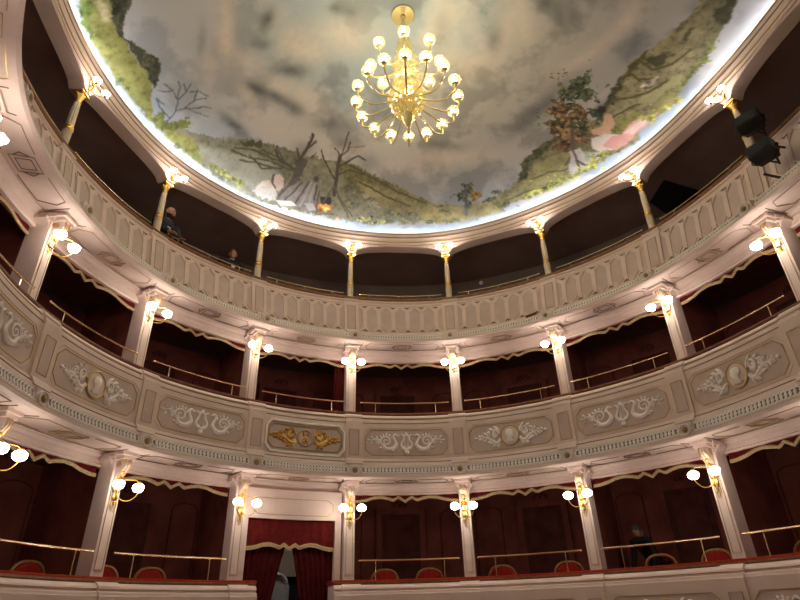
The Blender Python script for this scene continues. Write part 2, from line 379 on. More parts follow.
def acanthus(b, F, sg, wide=.5):
    strand(b, F, [(sg*.12, -.04), (sg*.20, -.09), (sg*.30, -.04), (sg*.38, .0), (sg*.50, .0), (sg*.58, .01)], [.022, .026, .020, .016, .012, .006])
    spiral(b, F, sg*.20, .045, .065, 1.4, -1.2 if sg > 0 else math.pi+1.2, sg, .017)
    spiral(b, F, sg*.27, -.055, .05, 1.3, 1.2 if sg > 0 else math.pi-1.2, -sg, .015)
    spiral(b, F, sg*.33, .03, .04, 1.2, -1.2 if sg > 0 else math.pi+1.2, sg, .012)
    for u, v, a, l in ((.12, .03, 1.1, .10), (.15, .09, .6, .10), (.14, -.08, -.9, .09), (.20, -.11, -.3, .10), (.24, .09, .3, .10), (.30, .07, -.1, .08), (.30, -.08, .2, .09), (.38, .03, .7, .07), (.38, -.02, -.7, .07), (.44, .01, .5, .06), (.44, -.01, -.5, .06), (.50, .01, .6, .05), (.50, -.01, -.6, .05), (.56, .0, 0, .07), (.17, .0, .0, .09)):
        leaf(b, F, sg*u, v, a if sg > 0 else math.pi-a, l, .042, .024)
def medallion_relief(sc, zc, off, parent, bust=1, k=1.0, gilded=False):
    F0 = relief_map(sc, zc, off); F = lambda u, v, h=0: F0(u*k, v*k, h)
    mm = 'gold' if gilded else 'relief'
    for sg in (-1, 1):
        b = MB(); acanthus(b, (lambda u, v, h=0: F((.05*(1 if u > 0 else -1)+u*.86)*(1.12 if gilded else 1), v*1.15, h)), sg)
        b.build('acanthus_scroll', mm, parent, True)
    ra, rb = (.138, .150) if not gilded else (.125, .13)
    n = 28; c = [(ra*math.cos(2*math.pi*i/n), rb*math.sin(2*math.pi*i/n)) for i in range(n)]
    b = MB(); vs = [F(0, 0, .014)] + [F(x, y, .014) for x, y in c] + [F(x, y, -.002) for x, y in c]
    b.add(vs, [(0, 1+i, 1+(i+1) % n) for i in range(n)] + [(1+i, 1+n+i, 1+n+(i+1) % n, 1+(i+1) % n) for i in range(n)])
    d = b.build('medallion', 'cream' if not gilded else 'panel', parent)
    b = MB(); b.tube([F(x*1.04, y*1.04, .014) for x, y in c], .013, 6, closed=True); b.build('medallion_ring', 'gline', d, True)
    b = MB()
    if gilded:
        for sg in (-1, 1):
            spiral(b, F, sg*.035, .02, .05, 1.2, (0 if sg > 0 else math.pi), sg, .014); leaf(b, F, 0, -.01, -math.pi/2 + sg*.5, .10, .045, .035); leaf(b, F, sg*.02, .03, math.pi/2 - sg*.25, .075, .035, .035)
        b.build('medallion_emblem', 'gold', d, True)
    else:   # profile bust
        s = bust
        pr = [(-.030, -.090), (.045, -.085), (.025, -.055), (.020, -.035), (.038, -.032), (.044, -.018), (.040, -.010), (.047, -.004), (.044, .004), (.058, .010), (.046, .030), (.048, .045), (.036, .066), (.010, .080), (-.025, .074), (-.046, .048), (-.048, .016), (-.030, -.015), (-.026, -.045), (-.050, -.070)]
        pr = [(x*s, y) for x, y in pr]; n2 = len(pr)
        pr = [(x*1.3, y*1.25) for x, y in pr]; vs = [F(0, .02, .055)] + [F(x*.7, y*.8+.002, .050) for x, y in pr] + [F(x, y, .034) for x, y in pr] + [F(x, y, .012) for x, y in pr]
        fs = [(0, 1+i, 1+(i+1) % n2) for i in range(n2)]
        for q in (0, 1): fs += [(1+q*n2+i, 1+(q+1)*n2+i, 1+(q+1)*n2+(i+1) % n2, 1+q*n2+(i+1) % n2) for i in range(n2)]
        b.add(vs, fs); b.build('profile_bust', 'relief', d, True)

def guilloche(i, off0, z0, off1, z1, parent, n=26, t0=.075, t1=.925):
    "row of small open rings on a dark ground between two fillets"
    g = part_sweep('guilloche_band', [(off0-.004, z0), (off0+.004, z0), (off1+.004, z1), (off1-.004, z1)], i+t0, i+t1, 'bandback', parent)
    b = MB(); zc = (z0+z1)/2; oc = (off0+off1)/2 + .008; r = abs(z0-z1)*.40
    for q in range(n):
        s = i + t0 + (t1-t0)*(q+.5)/n; k = du(s, oc)
        b.tube([W(s + r*.9*math.cos(a)/k, oc + (off1-off0)*(-.5*math.sin(a))*.8, zc + r*math.sin(a)) for a in np.arange(8)*math.pi/4], .0115, 4, closed=True)
        b.ell(W(s+.5*(t1-t0)/n, oc, zc), (.011, .011, .011), 5, 3)
    b.build('guilloche_rings', 'relief', g)
    for (o, z) in ((off0, z0), (off1, z1)):
        part_sweep('fillet', [(o-.005, z-.010), (o+.016, z-.010), (o+.016, z+.010), (o-.005, z+.010)], i+t0-.01, i+t1+.01, 'band', g)

EDGE = [(.300, 3.335), (.318, 3.335), (.330, 3.35), (.328, 3.368), (.312, 3.372), (.300, 3.36)]
# ------------------------------------------------------------------ middle tier parapet
root = empty('balcony_parapet', W(6.5, .2, 2.13), 0, 'curved cream parapet of the middle tier with white reliefs, gilt panel and red ledge', 'balcony')
def local(o, root):      # children were built in world coordinates
    return o
root.location = (0, 0, 0)
part_sweep('parapet_body', MID, S0, S1, 'cream', root)
lg = part_sweep('ledge', ledge(3.405, -.20, .215), S0, S1, 'velvet', root, smooth=True)
part_sweep('ledge_edge', [(o-.085, z+.030) for o, z in EDGE], S0, S1, 'wood', lg, smooth=True)
KIND = {3: 'M', 4: 'M', 5: 'L', 6: 'G', 7: 'L', 8: 'M', 9: 'L', 10: 'M', 2: 'L', 11: 'L', 1: 'M'}
KIND[3] = 'L'
for i in range(1, 12):
    s0, s1, z0, z1 = i+.115, i+.885, 2.565, 3.035
    cs, cz = .055, .11
    if KIND[i] == 'G':
        z0, z1, s0, s1 = 2.55, 3.05, i+.11, i+.89
    lo, hi = octf(cs, z0, z1, cz, s0, s1)
    b = MB(); b.plate(s0, s1, lo, hi, .342, .008, 28); pn = b.build('relief_panel', 'panel', root)
    if KIND[i] == 'G':
        P = [(s, .362, z) for s, z in octa(s0-.012, s1+.012, z0-.02, z1+.02, cs, cz)]; gilt(P, .026, 'relief', 'white_frame', pn)
        P = [(s, .358, z) for s, z in octa(s0+.02, s1-.02, z0+.045, z1-.045, cs*.8, cz*.8)]; gilt(P, .010, 'gline', 'gilt_outline', pn)
        medallion_relief(i+.5, 2.80, .350, pn, k=1.0, gilded=True)
    else:
        P = [(s, .352, z) for s, z in octa(s0, s1, z0, z1, cs, cz)]; gilt(P, .0085, 'gline', 'gilt_outline', pn)
        P = [(s, .348, z) for s, z in octa(s0-.018, s1+.018, z0-.04, z1+.04, cs, cz)]; gilt(P, .010, 'cream', 'panel_moulding', pn)
        if KIND[i] == 'L': lyre_relief(i+.5, 2.80, .350, pn)
        else: medallion_relief(i+.5, 2.80, .350, pn, bust=(-1 if i > 6 else 1) if i != 8 else 1, k=1.15)
    guilloche(i, .442, 2.345, .474, 2.212, root)
for i in range(1, NI-1):
    b = MB(); b.sweep([(.14, 3.36), (.235, 3.36), (.28, 3.345), (.325, 3.305), (.33, 3.275), (.30, 3.265), (.31, 3.25), (.355, 3.235), (.36, 3.20), (.375, 3.19), (.38, 2.50), (.41, 2.475), (.435, 2.43), (.46, 2.39), (.14, 2.39)], i-.085, i+.085, closed=True)
    pl = b.build('pilaster', 'cream', root)
    b = MB(); b.plate(i-.048, i+.048, lambda t: 2.56, lambda t: 3.03, .378, .006, 3); pp = b.build('pilaster_panel', 'panel', pl)
    gilt([(i-.048, .385, 2.56), (i+.048, .385, 2.56), (i+.048, .385, 3.03), (i-.048, .385, 3.03)], .006, 'gline', 'gilt_outline', pp)
    b = MB(); b.plate(i-.055, i+.055, lambda t: 2.17, lambda t: 2.36, .41, .075, 2); b.build('rosette_block', 'band', root)
    rosette(i, .495, 2.262, .090, root)
part_sweep('painted_line', [(.343, 3.155), (.349, 3.155), (.349, 3.167), (.343, 3.167)], S0, S1, 'dline', root)
part_sweep('painted_line', [(.275, 3.262), (.293, 3.262), (.293, 3.272), (.275, 3.272)], S0, S1, 'gline', root)
part_sweep('painted_line', [(.399, 2.430), (.411, 2.430), (.411, 2.440), (.399, 2.440)], S0, S1, 'dline', root)
part_sweep('gilt_line', [(.215, 3.335), (.232, 3.335), (.232, 3.345), (.215, 3.345)], S0, S1, 'gline', root)

# ------------------------------------------------------------------ top tier parapet with lancet panels
root = empty('balcony_parapet', (0, 0, 0), 0, 'curved cream parapet of the top gallery with pointed lancet panels and brown ledge', 'balcony')
part_sweep('parapet_body', TOP, S0, S1, 'cream', root)
lg = part_sweep('ledge', ledge(6.175, -.58, -.26), S0, S1, 'velvet', root, smooth=True)
part_sweep('ledge_edge', [(-.270, 6.13), (-.250, 6.13), (-.236, 6.145), (-.234, 6.185), (-.250, 6.197), (-.270, 6.19)], S0, S1, 'wood', lg, smooth=True)
ZL, ZH = 5.265, 5.975
for i in range(2, 12):
    for k in range(7):
        c = i + (k+.5)/7; w_ = .052; a, b2 = c-w_, c+w_
        if k == 0: a = i+.075
        if k == 6: b2 = i+1-.075
        g = lambda t: abs((a+(b2-a)*t - c)/w_)
        lo = lambda t: ZL+.025+.135*g(t); hi = lambda t: ZH-.025-.135*g(t)
        b = MB(); b.plate(a, b2, lo, hi, (lambda z: fo(z, -.004)), .008, 8); pn = b.build('lancet_panel', 'panel', root)
    # raised tracery between the lancets, pierced shapes left as panels: bars + chevrons
    b = MB()
    for k in range(8):
        c = i + k/7
        if k in (0, 7): continue
        b.plate(c-.0195, c+.0195, lambda t: ZL+.02, lambda t: ZH-.02, (lambda z: fo(z, -.002)), .022, 2)
    for k in range(7):
        c = i + (k+.5)/7
        for sg in (-1, 1):
            a = c+sg*.052
            if (k == 0 and sg < 0) or (k == 6 and sg > 0): continue
            for (za, zb) in ((ZL+.16, ZL+.022), (ZH-.16, ZH-.022)):
                P = [W(a, fo(za, .012), za), W((a+c)/2, fo((za+zb)/2, .012), (za+zb)/2), W(c, fo(zb, .012), zb)]
                b.tube(P, .013, 4)
    b.mi = 1
    for k in range(1, 7):
        c = i + k/7
        for (za, zb) in ((ZL+.080, ZL+.03), (ZH-.080, ZH-.03)):
            vs = [W(c-.03, fo(zb, .022), zb), W(c+.03, fo(zb, .022), zb), W(c, fo(za, .022), za), W(c-.03, fo(zb, .016), zb), W(c+.03, fo(zb, .016), zb), W(c, fo(za, .016), za)]
            b.add(vs, [(0, 1, 2), (3, 5, 4), (0, 3, 4, 1), (1, 4, 5, 2), (2, 5, 3, 0)])
    b.build('tracery', ['cream', 'dline'], root)
    guilloche(i, .27, 5.028, .317, 4.932, root, n=32, t0=.085, t1=.915)
for i in range(1, NI-1):
    b = MB(); b.sweep([(-.30, 6.12), (-.215, 6.12), (-.215, 6.09), (-.24, 6.065), (-.24, 6.025), (-.20, 6.0), (fo(5.95, .04), 5.95), (fo(5.27, .04), 5.27), (.02, 5.24), (.06, 5.20), (.14, 5.17), (.22, 5.12), (.22, 5.02), (-.09, 5.13)], i-.078, i+.078, closed=True)
    pl = b.build('pilaster', 'cream', root)
    b = MB(); b.plate(i-.042, i+.042, lambda t: 5.31, lambda t: 5.93, (lambda z: fo(z, .038)), .006, 3); pp = b.build('pilaster_panel', 'panel', pl)
    gilt([(i-.042, fo(5.31, .045), 5.31), (i+.042, fo(5.31, .045), 5.31), (i+.042, fo(5.93, .045), 5.93), (i-.042, fo(5.93, .045), 5.93)], .0065, 'gline', 'gilt_outline', pp)
    b = MB(); b.plate(i-.055, i+.055, lambda t: 4.89, lambda t: 5.05, .27, .07, 2); b.build('rosette_block', 'band', root)
    rosette(i, .355, 4.962, .080, root)
b = MB(); b.plate(8.79, 8.90, lambda t: 5.08+.02*t, lambda t: 5.12+.02*t, .235, .03, 2); tag(b.build('name_plaque', 'boxred'), 'small dark red plaque fixed on the top gallery moulding right of centre', 'plaque')

# ------------------------------------------------------------------ lower tier parapets (either side of the entrance)
for a, e, lab in ((S0, 6.155, 'left'), (6.845, S1, 'right')):
    root = empty('balcony_parapet', (0, 0, 0), 0, 'cream parapet of the lower boxes %s of the curtained entrance, with red velvet ledge' % lab, 'balcony')
    part_sweep('parapet_body', LOW, a, e, 'cream', root)
    lg = part_sweep('ledge', ledge(3.405-LZ, -.20, .215), a-.012*(lab == 'right'), e+.012*(lab == 'left'), 'velvet', root, smooth=True)
    part_sweep('ledge_edge', [(o-.083, z+.012-LZ) for o, z in EDGE], a, e, 'wood', lg, smooth=True)
    for i in range(1, 12):
        if i == 6 or (i < 6) != (lab == 'left'): continue
        s0, s1, z0, z1 = i+.115, i+.885, 2.565-LZ, 3.035-LZ
        lo, hi = octf(.055, z0, z1, .11, s0, s1)
        b = MB(); b.plate(s0, s1, lo, hi, .342, .008, 20); pn = b.build('relief_panel', 'panel', root)
        P = [(s, .352, z) for s, z in octa(s0, s1, z0, z1, .055, .11)]; gilt(P, .0085, 'gline', 'gilt_outline', pn)
        if 3 < i < 11:
            if i in (9,): medallion_relief(i+.5, 2.80-LZ, .350, pn, k=1.15)
            else: lyre_relief(i+.5, 2.80-LZ, .350, pn)
    for i in range(1, NI-1):
        if (i <= 6) != (lab == 'left'): continue
        b = MB(); b.sweep([(o, z-LZ) for o, z in [(.14, 3.36), (.235, 3.36), (.28, 3.345), (.325, 3.305), (.33, 3.275), (.30, 3.265), (.31, 3.25), (.355, 3.235), (.36, 3.20), (.375, 3.19), (.38, 2.60), (.14, 2.60)]], i-.085, i+.085, closed=True)
        pl = b.build('pilaster', 'cream', root)
        b = MB(); b.plate(i-.048, i+.048, lambda t: 2.56-LZ, lambda t: 3.03-LZ, .378, .006, 3); pp = b.build('pilaster_panel', 'panel', pl)
        gilt([(i-.048, .385, 2.56-LZ), (i+.048, .385, 2.56-LZ), (i+.048, .385, 3.03-LZ), (i-.048, .385, 3.03-LZ)], .006, 'gline', 'gilt_outline', pp)

# ------------------------------------------------------------------ lintels over the boxes and gilt lines on the soffits
for nm, zt, zb in (('trim_lower_lintel', 2.183, 1.985), ('trim_middle_lintel', 4.902, 4.65)):
    hgt = zt - zb
    b = MB(); b.sweep([(-.27, zb), (-.25, zb), (-.235, zb+hgt*.12), (-.25, zb+hgt*.2), (-.25, zb+hgt*.55), (-.22, zb+hgt*.62), (-.20, zb+hgt*.80), (-.17, zb+hgt*.86), (-.165, zb+hgt*.93), (-.205, zt), (-.40, zt), (-.40, zb)], S0, S1, closed=True); struct(b, nm, 'cream')
for tier, zs, oA, oB in ((1, 2.124, .40, -.12), (2, 4.845, .26, -.13)):
    for i in range(2, 12):
        b = MB()
        def ln(P, r=.006):
            Q = []
            for j in range(len(P)-1):
                n = max(1, int(abs(P[j+1][0]-P[j][0])/.05))
                for k in range(n): Q.append(tuple(P[j][q]+(P[j+1][q]-P[j][q])*k/n for q in (0, 1)))
            Q.append(P[-1]); b.tube([W(s, o, zs-.005+(oA+.05-o)*.088) for s, o in Q], r, 4)
        m_ = (oA+oB)/2; hw = (oA-oB)/2
        ln([(i+.40, oA-.02), (i+.17, oA-.02), (i+.13, m_+.02), (i+.17, oB), (i+.40, oB)]); ln([(i+.60, oA-.02), (i+.83, oA-.02), (i+.87, m_+.02), (i+.83, oB), (i+.60, oB)])
        for k in (1, .62):
            d = [(i+.5-.07*k, m_+hw*.75*k), (i+.5+.07*k, m_+hw*.75*k), (i+.5+.07*k, m_-hw*.75*k), (i+.5-.07*k, m_-hw*.75*k), (i+.5-.07*k, m_+hw*.75*k)]
            ln([(s-.0*q, o) for q, (s, o) in enumerate(d)], .0055)
        ln([(i+.40, m_), (i+.43, m_+hw*.5)]); ln([(i+.40, m_), (i+.43, m_-hw*.5)]); ln([(i+.60, m_), (i+.57, m_+hw*.5)]); ln([(i+.60, m_), (i+.57, m_-hw*.5)])
        struct(b, 'trim_soffit_lines', 'dline' if (i % 2) else 'gline')
    for i in range(2, NI-2):
        b = MB(); b.tube([W(i-.10, oA-.03, zs), W(i-.075, -.08, zs+.030)], .006, 4); b.tube([W(i+.10, oA-.03, zs), W(i+.075, -.08, zs+.030)], .006, 4); struct(b, 'trim_soffit_lines', 'dline')

# ------------------------------------------------------------------ pillars of the two box tiers
def pillar(tier, zb, zt):
    "local frame: x along the curve, -y towards the hall"
    r = empty('box_pillar', (0, 0, 0)); h = zt - zb; wd = .185
    b = MB(); b.box((0, .145, h/2), (wd, .30, h)); b.build('shaft', 'cream', r)
    b = MB(); b.box((0, -.008, h*.42), (wd*.62, .012, h*.72)); f = b.build('front_panel', 'cream', r)
    x, z0, z1 = wd*.31, h*.06, h*.78
    b = MB(); b.tube([(-x, -.016, z0), (x, -.016, z0), (x, -.016, z1), (-x, -.016, z1)], .005, 4, closed=True); b.build('gilt_outline', 'gline', f)
    b = MB(); b.box((0, .14, h+.012), (.30, .42, .06)); b.box((0, .14, h-.035), (.25, .36, .045)); b.box((0, -.06, h+.02), (.27, .30, .045)); b.box((0, -.06, h-.03), (.20, .24, .05)); b.build('capital', 'cream', r)
    # scroll console under the capital
    n = 14; vs = []; P = []
    for k in range(n+1):
        t = k/n; y = -.02 - .15*(1-t)**.8*(1 if t < .5 else 1) - .03*math.sin(t*math.pi*2.2); P.append((y, h-.055-.36*t))
    m = len(P); hw = .058
    for sx in (-1, 1):
        for y, z in P: vs.append((sx*hw*(1-.0*z), y, z))
        for y, z in P: vs.append((sx*hw, .01, z))
    fs = []
    for k in range(n):
        fs += [(k, k+1, m+k+1, m+k), (2*m+k, 3*m+k, 3*m+k+1, 2*m+k+1), (k, 2*m+k, 2*m+k+1, k+1)]
    fs += [(0, m, 3*m, 2*m), (n, 2*m+n, 3*m+n, m+n)]
    b = MB(); b.add(vs, fs); c = b.build('console', 'cream', r)
    b = MB()
    for sx in (-1, 0, 1): b.tube([(sx*hw*.72, y-.006, z) for y, z in P], .008 if sx else .006, 5)
    for sx in (-1, 1):
        b.tube([(sx*(hw+.004), -.06 + .05*math.cos(a)*(1-a/14), h-.12 + .05*math.sin(a)*(1-a/14)) for a in np.linspace(0, 10, 16)], .006, 4)
    for k, zz in enumerate((h-.22, h-.30)): b.ell((0, -.10+.03*k, zz), (.035-.008*k, .03, .04), 8, 5)
    b.build('gilt_scrollwork', 'gold', c, True)
    # quarter haunches to both sides
    b = MB()
    for sx in (-1, 1):
        K = 7; q = [(wd/2-.005, h-.20)] + [(wd/2 + .09*(1-math.cos(a)), h-.20+.145*math.sin(a)) for a in np.linspace(0, math.pi/2, K)] + [(wd/2+.09, h-.015), (wd/2-.005, h-.015)]
        n_ = len(q); vs = [(sx*x_, .02, z_) for x_, z_ in q] + [(sx*x_, .22, z_) for x_, z_ in q]
        b.add(vs, [tuple(range(n_)), tuple(range(n_, 2*n_))] + [(k, (k+1) % n_, n_+(k+1) % n_, n_+k) for k in range(n_)])
    b.build('haunch', 'cream', r)
    return r
for tier, zb, zt, off in ((1, .548, 2.10, .02), (2, 3.417, 4.80, -.05)):
    proto = pillar(tier, zb, zt)
    for i in range(2, NI-2):
        o = proto if i == 2 else copy_tree(proto)
        o.location = W(i, off, zb); o.rotation_euler = (0, 0, rotz(i))
        tag(o, 'cream square %s tier pillar, %s' % (TIER[tier], pilname(i, 'pillar', tier)), 'pillar', 'pillars between the %s boxes' % TIER[tier])
# ------------------------------------------------------------------ slender columns of the top gallery
def gcolumn():
    r = empty('gallery_column', (0, 0, 0)); z0 = 0; 
    b = MB(); b.lathe([(.085, 0), (.085, .05), (.070, .07), (.066, .10), (.068, .14), (.070, .28), (.066, .34)], seg=20); b.build('pedestal', 'column', r, True)
    b = MB(); b.lathe([(.068, .34), (.078, .355), (.078, .38), (.064, .40), (.072, .42), (.062, .44)], seg=20); b.build('gilt_ring', 'gold', r, True)
    b = MB(); b.lathe([(.060, .44), (.062, .50), (.058, .52), (.056, .78), (.045, .95)], seg=40, mod=lambda a, i: 1 - (.09*(math.cos(10*a) > .2) if i in (1, 2, 3, 4) else 0)); b.build('fluted_shaft', 'column', r, True)
    b = MB()
    for k in range(5):
        a = 2*math.pi*k/5+.3; b.tube([(.059*math.cos(a), .059*math.sin(a), .50), (.047*math.cos(a), .047*math.sin(a), .90)], .004, 4)
    b.lathe([(.046, .93), (.056, .945), (.056, .965), (.046, .98)], seg=16); b.build('gilt_fluting', 'gold', r, True)
    b = MB(); b.lathe([(.044, .98), (.048, 1.02), (.070, 1.08), (.078, 1.11), (.060, 1.12)], seg=24, mod=lambda a, i: 1 + (.12*math.cos(6*a) if i in (2, 3) else 0)); b.box((0, 0, 1.14), (.19, .19, .035)); b.box((0, 0, 1.165), (.16, .16, .02)); b.box((0, 0, 1.115), (.15, .15, .02))
    for k in range(4):
        a = math.pi/4 + k*math.pi/2; b.tube([(.05*math.cos(a)+.04*math.cos(a)*t*math.cos(3*t), .05*math.sin(a)+.04*math.sin(a)*t*math.cos(3*t), 1.05+.08*t) for t in np.linspace(0, 1, 7)], .012, 5)
    b.build('capital', 'gold', r, True)
    b = MB(); b.box((0, .0, 1.20), (.15, .22, .06)); b.build('impost', 'cream', r)
    return r
proto = gcolumn()
CO = -.36
for i in range(2, NI-2):
    o = proto if i == 2 else copy_tree(proto)
    o.location = W(i, CO-.01, 6.19); o.rotation_euler = (0, 0, rotz(i))
    tag(o, 'slender ivory top gallery column, %s' % pilname(i, 'column', 3), 'column', 'columns of the top gallery')
# ------------------------------------------------------------------ arcade above the columns, cornice, cove
b = MB()
for i in range(0, NI-1):
    N = 28; vs = []; fs = []
    a0, a1 = max(i, S0), min(i+1, S1)
    for k in range(N+1):
        t = k/N; q = a0 + (a1-a0)*t; x = abs(2*t-1); xs = min(1, x/.925)
        z = 7.385 + .25*(max(0, 1-xs**2.4))**.5
        if x > .925: z = 7.385
        for o in (CO+.085, CO-.17): vs.append(W(q, o, z)); vs.append(W(q, o, 7.79))
    for k in range(N):
        a = k*4; c = a+4; fs += [(a, c, c+1, a+1), (a+2, a+3, c+3, c+2), (a, a+2, c+2, c)]
    b.add(vs, fs)
struct(b, 'wall_arcade', 'cream')
b = MB()
for i in range(1, NI-2):   # raised archivolt bead along each arch
    P = []
    for k in range(31):
        t = .04+.92*k/30; x = abs(2*t-1); xs = min(1, x/.925); P.append(W(i+t, CO+.09, 7.41 + .25*(max(0, 1-xs**2.4))**.5))
    b.tube(P, .012, 5)
struct(b, 'trim_archivolt', 'cream')
RIM = -.21
b = MB(); b.sweep([(CO+.08, 7.71), (CO+.10, 7.70), (CO+.115, 7.73), (CO+.115, 7.80), (CO+.13, 7.82), (CO+.14, 7.86), (RIM-.03, 7.90), (RIM-.01, 7.93), (RIM, 7.95), (RIM, 7.975), (RIM-.03, 7.985), (RIM-.05, 7.89), (-.86, 7.87), (-.86, 7.80), (CO+.08, 7.80)], S0, S1, closed=True)
struct(b, 'trim_cornice', 'cream')
b = MB(); b.sweep([(RIM-.005, 7.935), (RIM+.010, 7.94), (RIM+.010, 7.955), (RIM-.005, 7.96)], S0, S1, closed=True); b.sweep([(CO+.11, 7.725), (CO+.126, 7.725), (CO+.126, 7.742), (CO+.11, 7.742)], S0, S1, closed=True)
struct(b, 'trim_cornice_gilding', 'gline')
b = MB(); b.sweep([(CO+.083, 7.665), (CO+.094, 7.665), (CO+.094, 7.675), (CO+.083, 7.675)], S0, S1, closed=True); b.sweep([(CO+.125, 7.842), (CO+.148, 7.845), (CO+.148, 7.856), (CO+.125, 7.856)], S0, S1, closed=True); struct(b, 'trim_cornice_dark_line', 'dline')  # thin dark brown lines along the cornice mouldings
b = MB(); b.sweep([(-.46, 7.90), (-.42, 7.90), (-.42, 7.92), (-.46, 7.92)], .3, NI-1.3, closed=True)
tag(b.build('cove_light_strip', 'led'), 'cool white light strip hidden behind the cornice around the painted ceiling', 'light strip')

